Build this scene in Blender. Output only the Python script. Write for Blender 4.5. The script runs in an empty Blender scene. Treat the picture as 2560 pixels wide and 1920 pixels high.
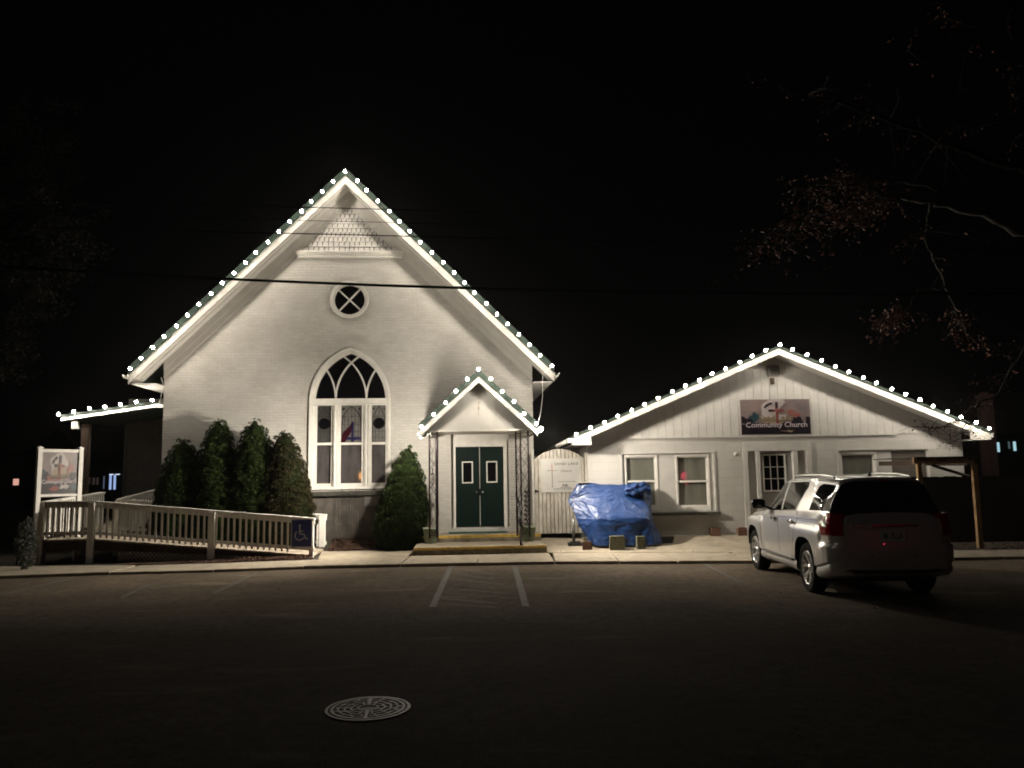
import bpy, bmesh, math, random
from math import radians, sin, cos, pi, atan2, sqrt
from mathutils import Vector, Matrix, noise
from mathutils.geometry import tessellate_polygon
from mathutils.bvhtree import BVHTree

random.seed(7)
S = bpy.context.scene
COL = S.collection

# ---------------------------------------------------------------- camera, world, light, exposure
CAM = Vector((0.0, 0.0, 1.73))
F = 2000.0
ROT = Matrix.Rotation(radians(96.6), 3, 'X') @ Matrix.Rotation(radians(-0.9), 3, 'Z')
cam = bpy.data.cameras.new('camera')
cam.sensor_fit = 'HORIZONTAL'; cam.sensor_width = 36.0; cam.lens = F / 2560.0 * 36.0
cam.clip_start = 0.1; cam.clip_end = 1500
camo = bpy.data.objects.new('camera', cam); COL.objects.link(camo)
camo.matrix_world = Matrix.Translation(CAM) @ ROT.to_4x4()
S.camera = camo

world = bpy.data.worlds.new("World"); S.world = world; world.use_nodes = True
world.node_tree.nodes['Background'].inputs[0].default_value = (0.8, 0.78, 0.85, 1)
world.node_tree.nodes['Background'].inputs[1].default_value = 0.0005

# the dim street light that reaches the street from the left, behind the camera
sl = bpy.data.lights.new('sun', 'SUN'); sl.energy = 0.05; sl.angle = radians(3); sl.color = (1.0, 0.92, 0.84)
so = bpy.data.objects.new('sun', sl); COL.objects.link(so)
so.rotation_euler = Vector((-0.70, -0.60, 0.36)).to_track_quat('Z', 'Y').to_euler()

S.view_settings.view_transform = 'Standard'; S.view_settings.look = 'None'
S.view_settings.exposure = 0.0; S.view_settings.gamma = 1.0
S.render.engine = 'CYCLES'
S.cycles.use_denoising = True; S.cycles.filter_width = 1.9
S.cycles.sample_clamp_indirect = 4.0
S.cycles.max_bounces = 6; S.cycles.diffuse_bounces = 3; S.cycles.glossy_bounces = 3
S.cycles.caustics_reflective = False; S.cycles.caustics_refractive = False
HAZE = 0.0003
BULB = 275.0       # radiance of a bulb
FLOOD_A = 2000.0   # beams of the two porch floods, with their spill
FLOOD_B = 1300.0
SPILL_A = 200.0
SPILL_B = 140.0

# ---------------------------------------------------------------- placing helpers
def ray(px, py): return ROT @ Vector(((px - 1280) / F, (960 - py) / F, -1))
def at_d(px, py, d):
    r = ray(px, py); return CAM + r * (d / r.y)
def at_z(px, py, z):
    r = ray(px, py); return CAM + r * ((z - CAM.z) / r.z)

class Frame:
    def __init__(s, ox, oy, yaw):
        s.o = Vector((ox, oy, 0)); s.yaw = radians(yaw)
        s.m = Matrix.Rotation(s.yaw, 3, 'Z'); s.mi = s.m.transposed()
    def loc(s, p): return s.mi @ (Vector(p) - s.o)
    def wor(s, p): return s.m @ Vector(p) + s.o
    def hit(s, px, py, v=0.0):
        c = s.loc(CAM); r = s.mi @ ray(px, py); t = (v - c.y) / r.y
        q = c + r * t; return Vector((q.x, q.z))
    def hitz(s, px, py, z):
        q = s.loc(at_z(px, py, z)); return Vector((q.x, q.y))

CF = Frame(-0.8, 20.2, 4.0)      # church front
HF = Frame(6.4, 19.6, 1.5)       # hall front
GF = Frame(1.25, 19.75, 2.0)     # gate
WF = Frame(0, 0, 0)

# ---------------------------------------------------------------- mesh builder
class MB:
    def __init__(s): s.v = []; s.f = []; s.m = []; s.sm = []
    def add(s, vs, fs, mi=0, smooth=False):
        o = len(s.v); s.v += [tuple(p) for p in vs]
        for f in fs:
            s.f.append([i + o for i in f]); s.m.append(mi); s.sm.append(smooth)
        return s
    def box(s, x0, x1, y0, y1, z0, z1, mi=0):
        vs = [(x0,y0,z0),(x1,y0,z0),(x1,y1,z0),(x0,y1,z0),(x0,y0,z1),(x1,y0,z1),(x1,y1,z1),(x0,y1,z1)]
        return s.add(vs, [(3,2,1,0),(4,5,6,7),(0,1,5,4),(1,2,6,5),(2,3,7,6),(3,0,4,7)], mi)
    def hexa(s, a, b, mi=0):   # a: 4 lower pts, b: 4 upper pts
        return s.add(list(a)+list(b), [(3,2,1,0),(4,5,6,7),(0,1,5,4),(1,2,6,5),(2,3,7,6),(3,0,4,7)], mi)
    def plate(s, outer, holes=(), y0=0.0, y1=0.1, mi=0):   # outline in (x,z), thickness y0..y1
        loops = [list(outer)] + [list(h) for h in holes]
        pts = [p for l in loops for p in l]
        tris = tessellate_polygon([[Vector((p[0], p[1], 0)) for p in l] for l in loops])
        n = len(pts)
        vs = [(p[0], y0, p[1]) for p in pts] + [(p[0], y1, p[1]) for p in pts]
        fs = []
        for t in tris:
            a, b, c = [Vector((pts[i][0], pts[i][1])) for i in t]
            if (b-a).x*(c-a).y - (b-a).y*(c-a).x < 0: t = (t[0], t[2], t[1])
            fs.append(t); fs.append((t[0]+n, t[2]+n, t[1]+n))
        o = 0
        for k, l in enumerate(loops):
            L = len(l)
            ar = sum(l[i][0]*l[(i+1)%L][1]-l[(i+1)%L][0]*l[i][1] for i in range(L))
            flip = (ar < 0) != (k > 0)
            for i in range(L):
                a, b = o+i, o+(i+1)%L
                q = (a, a+n, b+n, b)
                fs.append(q if not flip else q[::-1])
            o += L
        return s.add(vs, fs, mi)
    def slab(s, poly, z0, z1, mi=0):   # outline in (x,y), thickness z0..z1
        n = len(poly)
        ar = sum(poly[i][0]*poly[(i+1)%n][1]-poly[(i+1)%n][0]*poly[i][1] for i in range(n))
        if ar < 0: poly = list(poly)[::-1]
        vs = [(p[0],p[1],z0) for p in poly]+[(p[0],p[1],z1) for p in poly]
        return s.add(vs, [tuple(range(n))[::-1], tuple(range(n,2*n))]+[(i,(i+1)%n,(i+1)%n+n,i+n) for i in range(n)], mi)
    def tube(s, pts, r, n=6, mi=0, cap=True):
        pts = [Vector(p) for p in pts]
        rs = r if isinstance(r, (list, tuple)) else [r]*len(pts)
        vs = []; up0 = None
        for i, p in enumerate(pts):
            d = (pts[min(i+1,len(pts)-1)] - pts[max(i-1,0)])
            d = d.normalized() if d.length > 1e-9 else Vector((0,0,1))
            if up0 is None:
                up0 = Vector((0,0,1)) if abs(d.z) < .9 else Vector((1,0,0))
            a = d.cross(up0)
            if a.length < 1e-4: a = d.orthogonal()
            a.normalize(); b = a.cross(d).normalized(); up0 = b
            for k in range(n):
                t = 2*pi*k/n; vs.append(p + (a*cos(t)+b*sin(t))*rs[i])
        fs = []
        for i in range(len(pts)-1):
            for k in range(n):
                fs.append((i*n+k, i*n+(k+1)%n, (i+1)*n+(k+1)%n, (i+1)*n+k))
        if cap: fs += [tuple(range(n))[::-1], tuple(range((len(pts)-1)*n, len(pts)*n))]
        return s.add(vs, fs, mi, n > 4)
    def lathe(s, prof, n=24, axis='Z', c=(0,0,0), mi=0, smooth=True):
        vs = []; fs = []
        for r, h in prof:
            for k in range(n):
                t = 2*pi*k/n
                if axis == 'Z': p = (c[0]+r*cos(t), c[1]+r*sin(t), c[2]+h)
                elif axis == 'X': p = (c[0]+h, c[1]+r*cos(t), c[2]+r*sin(t))
                else: p = (c[0]+r*cos(t), c[1]-h, c[2]+r*sin(t))
                vs.append(p)
        for i in range(len(prof)-1):
            for k in range(n):
                fs.append((i*n+k, i*n+(k+1)%n, (i+1)*n+(k+1)%n, (i+1)*n+k))
        return s.add(vs, fs, mi, smooth)
    def ribbon(s, pts, w, y0, y1, mi=0):   # flat bar following (x,z) points
        pts = [Vector(p) for p in pts]; L = []; Rr = []
        for i, p in enumerate(pts):
            d = (pts[min(i+1,len(pts)-1)]-pts[max(i-1,0)]).normalized(); nn = Vector((-d.y, d.x))
            L.append(p+nn*w/2); Rr.append(p-nn*w/2)
        for i in range(len(pts)-1):
            q = [Rr[i], Rr[i+1], L[i+1], L[i]]
            s.hexa([(a.x, y0, a.y) for a in q], [(a.x, y1, a.y) for a in q], mi)
        return s

def obj(name, mb, mats, parent=None, loc=None, fixn=False):
    me = bpy.data.meshes.new(name)
    me.from_pydata(mb.v, [], mb.f)
    if not isinstance(mats, (list, tuple)): mats = [mats]
    for m in mats: me.materials.append(m)
    me.polygons.foreach_set('material_index', mb.m)
    me.polygons.foreach_set('use_smooth', mb.sm)
    me.update()
    if fixn:
        b = bmesh.new(); b.from_mesh(me); bmesh.ops.recalc_face_normals(b, faces=b.faces); b.to_mesh(me); b.free()
    o = bpy.data.objects.new(name, me); COL.objects.link(o)
    if parent: o.parent = parent
    if loc is not None: o.location = loc
    return o
def tag(o, label=None, cat=None, group=None, kind=None):
    if label: o['label'] = label
    if cat: o['category'] = cat
    if group: o['group'] = group
    if kind: o['kind'] = kind
    return o
def thing(name, label, cat, fr=WF, base=(0,0,0), rz=0.0, group=None):
    o = bpy.data.objects.new(name, None); COL.objects.link(o)
    o.location = fr.wor(base); o.rotation_euler = (0, 0, fr.yaw + rz); o.empty_display_size = .2
    return tag(o, label, cat, group)
def single(name, mb, mats, label, cat, fr=WF, base=(0,0,0), rz=0.0, group=None, kind=None):
    o = obj(name, mb, mats); o.location = fr.wor(base); o.rotation_euler = (0, 0, fr.yaw + rz)
    return tag(o, label, cat, group, kind)

def text_mb(mb, s, x0, x1, z0, z1, y, mi=0, depth=.004, bold=0.0, keep=False):
    c = bpy.data.curves.new('t', 'FONT'); c.body = s; c.size = 1; c.resolution_u = 3; c.offset = bold
    o = bpy.data.objects.new('t', c); COL.objects.link(o)
    dg = bpy.context.evaluated_depsgraph_get()
    me = bpy.data.meshes.new_from_object(o.evaluated_get(dg))
    vs = [v.co.copy() for v in me.vertices]; fs = [tuple(p.vertices) for p in me.polygons]
    bpy.data.objects.remove(o); bpy.data.curves.remove(c); bpy.data.meshes.remove(me)
    ax, bx = min(v.x for v in vs), max(v.x for v in vs); ay, by = min(v.y for v in vs), max(v.y for v in vs)
    out = [(x0+(v.x-ax)/(bx-ax)*(x1-x0), y, z0+(v.y-ay)/(by-ay)*(z1-z0)) for v in vs]
    mb.add(out, fs, mi)
    return mb

# ---------------------------------------------------------------- materials
def nt(m):
    m.use_nodes = True; return m.node_tree, m.node_tree.nodes['Principled BSDF']
def mat(name, col, rough=.6, metal=0.0, var=.0, vscale=3.0, bump=0.0, bscale=30.0, coat=0.0, spec=.5, col2=None, coords='Object', stretch=None, aniso=None):
    m = bpy.data.materials.new(name); t, b = nt(m); N = t.nodes; L = t.links
    b.inputs['Base Color'].default_value = (*col, 1); b.inputs['Roughness'].default_value = rough
    b.inputs['Metallic'].default_value = metal; b.inputs['Coat Weight'].default_value = coat
    b.inputs['Coat Roughness'].default_value = .03; b.inputs['Specular IOR Level'].default_value = spec
    if var or col2 or bump:
        tc = N.new('ShaderNodeTexCoord'); src = tc.outputs[coords]
        if stretch:
            mp = N.new('ShaderNodeMapping'); mp.inputs['Scale'].default_value = stretch
            L.new(src, mp.inputs[0]); src = mp.outputs[0]
    if var or col2:
        n = N.new('ShaderNodeTexNoise'); n.inputs['Scale'].default_value = vscale; n.inputs['Detail'].default_value = 8; n.inputs['Roughness'].default_value = .65
        L.new(src, n.inputs['Vector'])
        r = N.new('ShaderNodeValToRGB'); L.new(n.outputs['Fac'], r.inputs[0])
        r.color_ramp.elements[0].position = .33; r.color_ramp.elements[1].position = .67
        a = col2 if col2 else tuple(c*(1-var) for c in col); c2 = tuple(min(1, c*(1+var)) for c in col)
        r.color_ramp.elements[0].color = (*a, 1); r.color_ramp.elements[1].color = (*c2, 1)
        L.new(r.outputs[0], b.inputs['Base Color'])
    if bump:
        n2 = N.new('ShaderNodeTexNoise'); n2.inputs['Scale'].default_value = bscale; n2.inputs['Detail'].default_value = 6
        L.new(src, n2.inputs['Vector'])
        bp = N.new('ShaderNodeBump'); bp.inputs['Strength'].default_value = bump; bp.inputs['Distance'].default_value = .02
        L.new(n2.outputs['Fac'], bp.inputs['Height']); L.new(bp.outputs[0], b.inputs['Normal'])
    return m
def emis(name, col, st):
    m = bpy.data.materials.new(name); t, b = nt(m)
    b.inputs['Base Color'].default_value = (.8, .8, .8, 1)
    b.inputs['Emission Color'].default_value = (*col, 1); b.inputs['Emission Strength'].default_value = st
    return m
def masonry(name, col, mort, bw, rh, ms, bump, squash=0.5, dist=.006, wear=.12):
    m = bpy.data.materials.new(name); t, b = nt(m); N = t.nodes; L = t.links
    tc = N.new('ShaderNodeTexCoord'); sp = N.new('ShaderNodeSeparateXYZ'); L.new(tc.outputs['Object'], sp.inputs[0])
    ad = N.new('ShaderNodeMath'); ad.operation = 'ADD'; L.new(sp.outputs[0], ad.inputs[0]); L.new(sp.outputs[1], ad.inputs[1])
    nz = N.new('ShaderNodeTexNoise'); nz.inputs['Scale'].default_value = 2.5; nz.inputs['Detail'].default_value = 5
    L.new(tc.outputs['Object'], nz.inputs['Vector'])
    mz = N.new('ShaderNodeMath'); mz.operation = 'MULTIPLY_ADD'; mz.inputs[1].default_value = .03
    L.new(nz.outputs['Fac'], mz.inputs[0]); L.new(sp.outputs[2], mz.inputs[2])
    cb = N.new('ShaderNodeCombineXYZ'); L.new(ad.outputs[0], cb.inputs[0]); L.new(mz.outputs[0], cb.inputs[1])
    br = N.new('ShaderNodeTexBrick'); br.inputs['Scale'].default_value = 1
    br.inputs['Brick Width'].default_value = bw; br.inputs['Row Height'].default_value = rh; br.inputs['Mortar Size'].default_value = ms
    br.inputs['Mortar Smooth'].default_value = .3; br.offset = squash
    br.inputs['Color1'].default_value = (*col, 1); br.inputs['Color2'].default_value = (*[c*(1-wear*.5) for c in col], 1); br.inputs['Mortar'].default_value = (*mort, 1)
    L.new(cb.outputs[0], br.inputs['Vector'])
    n2 = N.new('ShaderNodeTexNoise'); n2.inputs['Scale'].default_value = 1.3; n2.inputs['Detail'].default_value = 9; n2.inputs['Roughness'].default_value = .7
    L.new(tc.outputs['Object'], n2.inputs['Vector'])
    r = N.new('ShaderNodeValToRGB'); r.color_ramp.elements[0].position = .35; r.color_ramp.elements[1].position = .7
    r.color_ramp.elements[0].color = (1-wear, 1-wear*1.05, 1-wear*1.15, 1); r.color_ramp.elements[1].color = (1, 1, 1, 1)
    L.new(n2.outputs['Fac'], r.inputs[0])
    mx = N.new('ShaderNodeMix'); mx.data_type = 'RGBA'; mx.blend_type = 'MULTIPLY'; mx.inputs['Factor'].default_value = 1
    L.new(br.outputs['Color'], mx.inputs['A']); L.new(r.outputs[0], mx.inputs['B']); L.new(mx.outputs['Result'], b.inputs['Base Color'])
    # how strongly the courses read varies over the wall
    n4 = N.new('ShaderNodeTexNoise'); n4.inputs['Scale'].default_value = .9; L.new(tc.outputs['Object'], n4.inputs['Vector'])
    n3 = N.new('ShaderNodeTexNoise'); n3.inputs['Scale'].default_value = 26; n3.inputs['Detail'].default_value = 4; L.new(tc.outputs['Object'], n3.inputs['Vector'])
    h = N.new('ShaderNodeMath'); h.operation = 'MULTIPLY_ADD'; h.inputs[1].default_value = .5
    mm = N.new('ShaderNodeMath'); mm.operation = 'MULTIPLY'; L.new(br.outputs['Fac'], mm.inputs[0]); L.new(n4.outputs['Fac'], mm.inputs[1])
    iv = N.new('ShaderNodeMath'); iv.operation = 'SUBTRACT'; iv.inputs[0].default_value = 1; L.new(mm.outputs[0], iv.inputs[1])
    L.new(n3.outputs['Fac'], h.inputs[0]); L.new(iv.outputs[0], h.inputs[2])
    bp = N.new('ShaderNodeBump'); bp.inputs['Strength'].default_value = bump; bp.inputs['Distance'].default_value = dist
    L.new(h.outputs[0], bp.inputs['Height']); L.new(bp.outputs[0], b.inputs['Normal'])
    b.inputs['Roughness'].default_value = .6
    return m

M = {}
M['brick'] = masonry('painted_brick', (.66,.64,.60), (.58,.56,.52), .215, .0725, .011, 1.0, dist=.018, wear=.20)
M['block'] = masonry('painted_block', (.52,.505,.475), (.44,.43,.40), .41, .205, .009, .35, dist=.006, wear=.12)
M['found'] = mat('foundation', (.085,.076,.065), .9, var=.35, vscale=4, bump=.6, bscale=25)
M['ramp'] = mat('ramp_paint', (.82,.80,.75), .5, var=.07, vscale=9, bump=.2, bscale=40)
M['white'] = mat('white_paint', (.72,.70,.65), .45, var=.08, vscale=6, bump=.15, bscale=40)
M['fascia'] = mat('toned_fascia_paint', (.27,.26,.24), .55, var=.10, vscale=6, bump=.15, bscale=40)  # white boards; colour darkened to hold back the glare of the bulbs
M['fascia2'] = mat('fascia_paint', (.36,.345,.315), .55, var=.08, vscale=6, bump=.15, bscale=40)
M['shingle_shade'] = mat('painted_gap_shade', (.05,.047,.042), .9)  # shade in the shingle gaps and under the butts, put in as colour
M['soffit'] = mat('soffit_paint', (.62,.60,.56), .55, var=.07, vscale=3, bump=.1, bscale=20)
M['siding'] = mat('siding_paint', (.50,.485,.455), .6, var=.08, vscale=3, bump=.2, bscale=30)
M['weather'] = mat('weathered_white', (.62,.60,.55), .65, col2=(.40,.37,.33), vscale=8, bump=.3, bscale=30)
M['gate'] = mat('gate_paint', (.68,.65,.58), .6, col2=(.40,.36,.30), vscale=9, bump=.2, bscale=30, stretch=(1,1,.35))
M['gatesign'] = mat('gate_sign_paint', (.60,.585,.55), .5, var=.06, vscale=5)
M['green'] = mat('green_metal', (.009,.016,.012), .6, var=.15, vscale=8, spec=.2)
M['roof'] = mat('green_shingles', (.035,.055,.045), .85, var=.4, vscale=20, bump=.5, bscale=60)
M['groof'] = mat('dark_shingles', (.02,.019,.018), .9, var=.4, vscale=20, bump=.5, bscale=60)
M['door'] = mat('door_green', (.0025,.011,.0085), .55, var=.15, vscale=10, bump=.05, spec=.12)
M['mat'] = mat('doormat', (.012,.05,.035), .95, var=.3, vscale=60, bump=.6, bscale=300)
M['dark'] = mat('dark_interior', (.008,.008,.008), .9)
M['sill'] = mat('dark_sill', (.045,.045,.035), .8, var=.4, vscale=12, bump=.4)
M['glass'] = mat('night_glass', (.004,.004,.005), .08, coat=1)
M['curtain'] = mat('curtained_glass', (.125,.125,.10), .7, var=.25, vscale=2.0, coat=1, stretch=(3,1,.5))
M['stained'] = mat('leaded_glass', (.15,.145,.135), .5, var=.35, vscale=9, coat=.8, stretch=(3,1,1.2))
M['stained2'] = mat('storm_glass', (.062,.056,.056), .4, var=.5, vscale=2.2, coat=1, stretch=(2.5,1,.7))
M['lead'] = mat('lead', (.03,.03,.03), .5, metal=.4)
M['iron'] = mat('black_iron', (.018,.012,.014), .45, metal=.2, bump=.2)
M['blackgloss'] = mat('black_enamel', (.01,.01,.011), .15, coat=1)
M['chrome'] = mat('chrome', (.75,.74,.72), .12, metal=1)
M['steel'] = mat('brushed_steel', (.5,.5,.48), .3, metal=1)
M['pot'] = mat('green_pot', (.20,.24,.17), .7, var=.1, vscale=10, bump=.1)
M['soil'] = mat('soil', (.02,.015,.01), 1, bump=.8)
M['dry'] = mat('dry_stems', (.30,.24,.17), .8)
M['wood'] = mat('dark_wood', (.05,.03,.018), .8, var=.4, vscale=8, bump=.4, stretch=(1,1,.2))
M['arbor'] = mat('arbor_wood', (.40,.25,.12), .75, col2=(.13,.075,.035), vscale=10, bump=.4, stretch=(1,1,.3))
M['deck'] = mat('deck_boards', (.42,.36,.28), .8, col2=(.20,.16,.12), vscale=5, bump=.4, bscale=30)
M['conc'] = mat('concrete', (.34,.29,.215), .9, col2=(.20,.17,.125), vscale=3.5, bump=.5, bscale=50)
M['conc2'] = mat('step_concrete', (.32,.275,.20), .9, col2=(.15,.125,.085), vscale=4.5, bump=.7, bscale=45)
M['yellow'] = mat('worn_yellow_edge', (.72,.50,.08), .8, col2=(.40,.28,.09), vscale=14, bump=.3)
M['cblock'] = mat('mossy_block', (.13,.13,.085), .9, col2=(.06,.06,.038), vscale=14, bump=.6, bscale=60)
M['redbrick'] = mat('red_brick', (.16,.075,.045), .9, col2=(.08,.045,.03), vscale=14, bump=.5)
M['cable'] = mat('cable', (.003,.003,.003), 1, spec=.0)
M['cord'] = mat('green_cord', (.015,.03,.02), .5)
M['wcord'] = mat('white_cord', (.6,.58,.54), .5)
M['barkt'] = mat('unlit_bark', (.005,.004,.003), 1, col2=(.003,.0025,.002), vscale=14, bump=.8, bscale=30, spec=.1)  # bark colour darkened so unlit trunks and limbs stay hidden
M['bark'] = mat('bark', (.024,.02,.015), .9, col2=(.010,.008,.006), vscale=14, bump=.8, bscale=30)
M['leafr'] = mat('russet_leaf', (.10,.032,.011), .6, var=.5, vscale=9)
M['leafg'] = mat('dim_green_leaf', (.013,.014,.004), .6, var=.5, vscale=3)
M['spruce'] = mat('spruce_needles', (.032,.052,.011), .7, col2=(.008,.014,.0035), vscale=7, spec=.08)
M['spruce2'] = mat('browning_needles', (.032,.026,.010), .65, col2=(.010,.011,.005), vscale=6, spec=.08)
M['litter'] = mat('dead_leaves', (.11,.048,.024), .8, col2=(.035,.018,.01), vscale=11)
M['soilbed'] = mat('garden_soil', (.035,.026,.018), 1, col2=(.015,.012,.009), vscale=7, bump=1, bscale=25)
M['grass'] = mat('dark_grass', (.03,.035,.015), .9, col2=(.012,.014,.007), vscale=18)
M['bulb'] = emis('lit_bulb', (1.0,.89,.73), BULB)
M['lens'] = emis('flood_lens', (1.0,.92,.80), 60)
M['shop'] = emis('lit_bluish_window', (.42,.58,1.0), .75)
M['shop2'] = emis('lit_white_lamp', (.75,.85,1.0), 1.5)
M['pink'] = emis('lit_pink_window', (1.0,.52,.40), .7)
M['dimred'] = emis('column_glow', (.5,.3,.3), .03)
M['teal'] = emis('lit_teal_window', (.45,.75,.85), .8)
M['neon'] = emis('red_neon', (1.0,.05,.13), 26)
M['amber'] = emis('amber_lamp', (1.0,.45,.15), 30)
M['house'] = mat('far_house', (.016,.015,.014), .9, var=.3)
M['black'] = mat('black_plastic', (.012,.012,.012), .5, bump=.1)

# asphalt
def asphalt(nm, c0, c1, sandc, sandf, dust_falloff=None):
    m = bpy.data.materials.new(nm); t, b = nt(m); N = t.nodes; L = t.links
    tc = N.new('ShaderNodeTexCoord')
    def nz(sc, det=8, ro=.6, st=None):
        n = N.new('ShaderNodeTexNoise'); n.inputs['Scale'].default_value = sc; n.inputs['Detail'].default_value = det; n.inputs['Roughness'].default_value = ro
        if st:
            mp = N.new('ShaderNodeMapping'); mp.inputs['Scale'].default_value = st; L.new(tc.outputs['Object'], mp.inputs[0]); L.new(mp.outputs[0], n.inputs['Vector'])
        else: L.new(tc.outputs['Object'], n.inputs['Vector'])
        return n
    def ramp(n, p0, p1, c0, c1):
        r = N.new('ShaderNodeValToRGB'); L.new(n.outputs['Fac'], r.inputs[0])
        r.color_ramp.elements[0].position = p0; r.color_ramp.elements[1].position = p1
        r.color_ramp.elements[0].color = (*c0,1); r.color_ramp.elements[1].color = (*c1,1); return r
    base0 = ramp(nz(.6), .35, .7, c0, c1); mot = ramp(nz(7, 8, .8), .34, .68, (.62,.62,.62), (1.35,1.35,1.35))
    base = N.new('ShaderNodeMix'); base.data_type = 'RGBA'; base.blend_type = 'MULTIPLY'; base.inputs['Factor'].default_value = 1
    L.new(base0.outputs[0], base.inputs['A']); L.new(mot.outputs[0], base.inputs['B'])
    sand = ramp(nz(.8, 6, .55, (.55, 2.2, 1)), .60, .70, (0,0,0), (1,1,1))
    mx = N.new('ShaderNodeMix'); mx.data_type = 'RGBA'
    mf = N.new('ShaderNodeMath'); mf.operation = 'MULTIPLY'; mf.inputs[1].default_value = sandf; L.new(sand.outputs[0], mf.inputs[0])
    L.new(mf.outputs[0], mx.inputs['Factor']); L.new(base.outputs['Result'], mx.inputs['A']); mx.inputs['B'].default_value = (*sandc,1)
    grit = ramp(nz(60, 6, .75), .33, .70, (.40,.40,.40), (1.7,1.7,1.7))
    m2 = N.new('ShaderNodeMix'); m2.data_type = 'RGBA'; m2.blend_type = 'MULTIPLY'; m2.inputs['Factor'].default_value = 1
    L.new(mx.outputs['Result'], m2.inputs['A']); L.new(grit.outputs[0], m2.inputs['B'])
    # dusty parking strip is paler; the fade also paints in light falling off
    if dust_falloff:
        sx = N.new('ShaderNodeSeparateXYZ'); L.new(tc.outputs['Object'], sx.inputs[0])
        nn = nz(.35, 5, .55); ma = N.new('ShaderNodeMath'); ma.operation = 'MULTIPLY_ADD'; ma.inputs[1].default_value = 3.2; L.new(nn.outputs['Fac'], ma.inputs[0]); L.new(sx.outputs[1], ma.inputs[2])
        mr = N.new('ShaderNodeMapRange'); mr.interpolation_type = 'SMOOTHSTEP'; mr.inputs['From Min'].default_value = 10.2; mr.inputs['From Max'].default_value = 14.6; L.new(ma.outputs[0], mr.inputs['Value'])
        md = N.new('ShaderNodeMix'); md.data_type = 'RGBA'; L.new(mr.outputs['Result'], md.inputs['Factor']); md.inputs['A'].default_value = (1,1,1,1); md.inputs['B'].default_value = (*dust_falloff,1)
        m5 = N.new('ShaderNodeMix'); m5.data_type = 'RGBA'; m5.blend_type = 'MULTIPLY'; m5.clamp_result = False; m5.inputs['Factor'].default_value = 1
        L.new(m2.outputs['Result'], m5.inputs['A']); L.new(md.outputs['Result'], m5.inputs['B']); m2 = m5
    # long cracks
    vo = N.new('ShaderNodeTexVoronoi'); vo.feature = 'DISTANCE_TO_EDGE'; vo.inputs['Scale'].default_value = .33
    nd = nz(2.2, 6, .6); mp = N.new('ShaderNodeVectorMath'); mp.operation = 'MULTIPLY_ADD'; mp.inputs[1].default_value = (.7,.7,.7)
    L.new(nd.outputs['Color'], mp.inputs[0]); L.new(tc.outputs['Object'], mp.inputs[2]); L.new(mp.outputs[0], vo.inputs['Vector'])
    cr = N.new('ShaderNodeValToRGB'); L.new(vo.outputs['Distance'], cr.inputs[0])
    cr.color_ramp.elements[0].position = .0; cr.color_ramp.elements[1].position = .006
    cr.color_ramp.elements[0].color = (.72,.72,.72,1); cr.color_ramp.elements[1].color = (1,1,1,1)
    m3 = N.new('ShaderNodeMix'); m3.data_type = 'RGBA'; m3.blend_type = 'MULTIPLY'; m3.inputs['Factor'].default_value = 1
    L.new(m2.outputs['Result'], m3.inputs['A']); L.new(cr.outputs[0], m3.inputs['B'])
    L.new(m3.outputs['Result'], b.inputs['Base Color']); b.inputs['Roughness'].default_value = 1; b.inputs['Specular IOR Level'].default_value = .05
    n2 = nz(90, 3, .6); bp = N.new('ShaderNodeBump'); bp.inputs['Strength'].default_value = .8; bp.inputs['Distance'].default_value = .01
    L.new(n2.outputs['Fac'], bp.inputs['Height']); L.new(bp.outputs[0], b.inputs['Normal'])
    return m
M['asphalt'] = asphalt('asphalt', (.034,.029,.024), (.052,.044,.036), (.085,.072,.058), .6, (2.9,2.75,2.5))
M['paint'] = mat('worn_road_paint', (.135,.122,.105), .9, col2=(.062,.053,.043), vscale=14, bump=.4, bscale=80)
M['paintf'] = mat('faded_road_paint', (.105,.092,.075), .8, col2=(.06,.05,.038), vscale=9, bump=.4, bscale=80)
M['shingle'] = mat('shingle_paint', (.62,.60,.56), .6, var=.08, vscale=8, bump=.2)
M['siding2'] = mat('porch_board_paint', (.62,.60,.56), .5, var=.05, vscale=5)
M['stained3'] = mat('leaded_glass_dim', (.05,.05,.045), .5, var=.35, vscale=9, coat=.8)
M['blueglass'] = mat('blue_glass', (.010,.008,.05), .3, coat=.5)
M['redglass'] = mat('red_glass', (.030,.003,.008), .3, coat=.5)
M['tarp'] = mat('blue_tarp', (.003,.030,.125), .50, var=.12, vscale=5, bump=.25, bscale=14, coat=.25)
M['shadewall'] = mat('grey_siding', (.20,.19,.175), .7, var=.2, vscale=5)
M['ventm'] = mat('vent_metal', (.16,.15,.13), .6)
M['boardp'] = mat('brown_board', (.10,.085,.07), .7, var=.15, vscale=3)
M['doorg'] = mat('hall_door_paint', (.30,.29,.285), .5, var=.05)
M['ink'] = mat('black_lettering', (.03,.028,.03), .6)
M['crossred'] = mat('red_cross_top', (.45,.02,.02), .6)
M['fencew'] = mat('dark_fence_boards', (.012,.009,.007), .95, var=.4, vscale=8, bump=.4)
M['blue'] = mat('sign_blue', (.006,.014,.10), .4, var=.08)
M['symbol'] = mat('sign_symbol_white', (.42,.42,.42), .5)
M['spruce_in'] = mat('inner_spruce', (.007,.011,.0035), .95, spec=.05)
M['greyleaf'] = mat('pale_leaf', (.025,.028,.018), .7, var=.4, vscale=9)
M['greywood'] = mat('grey_plank', (.30,.28,.25), .8, var=.25, vscale=12, bump=.3)
M['greyplast'] = mat('grey_plastic', (.12,.12,.12), .4)
M['chim'] = masonry('chimney_brick', (.22,.10,.09), (.18,.15,.14), .215, .075, .012, .6)
M['shopdim'] = emis('post_glow', (.45,.55,.9), .12)
M['dimteal'] = emis('dim_teal_window', (.3,.5,.6), .12)
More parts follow.
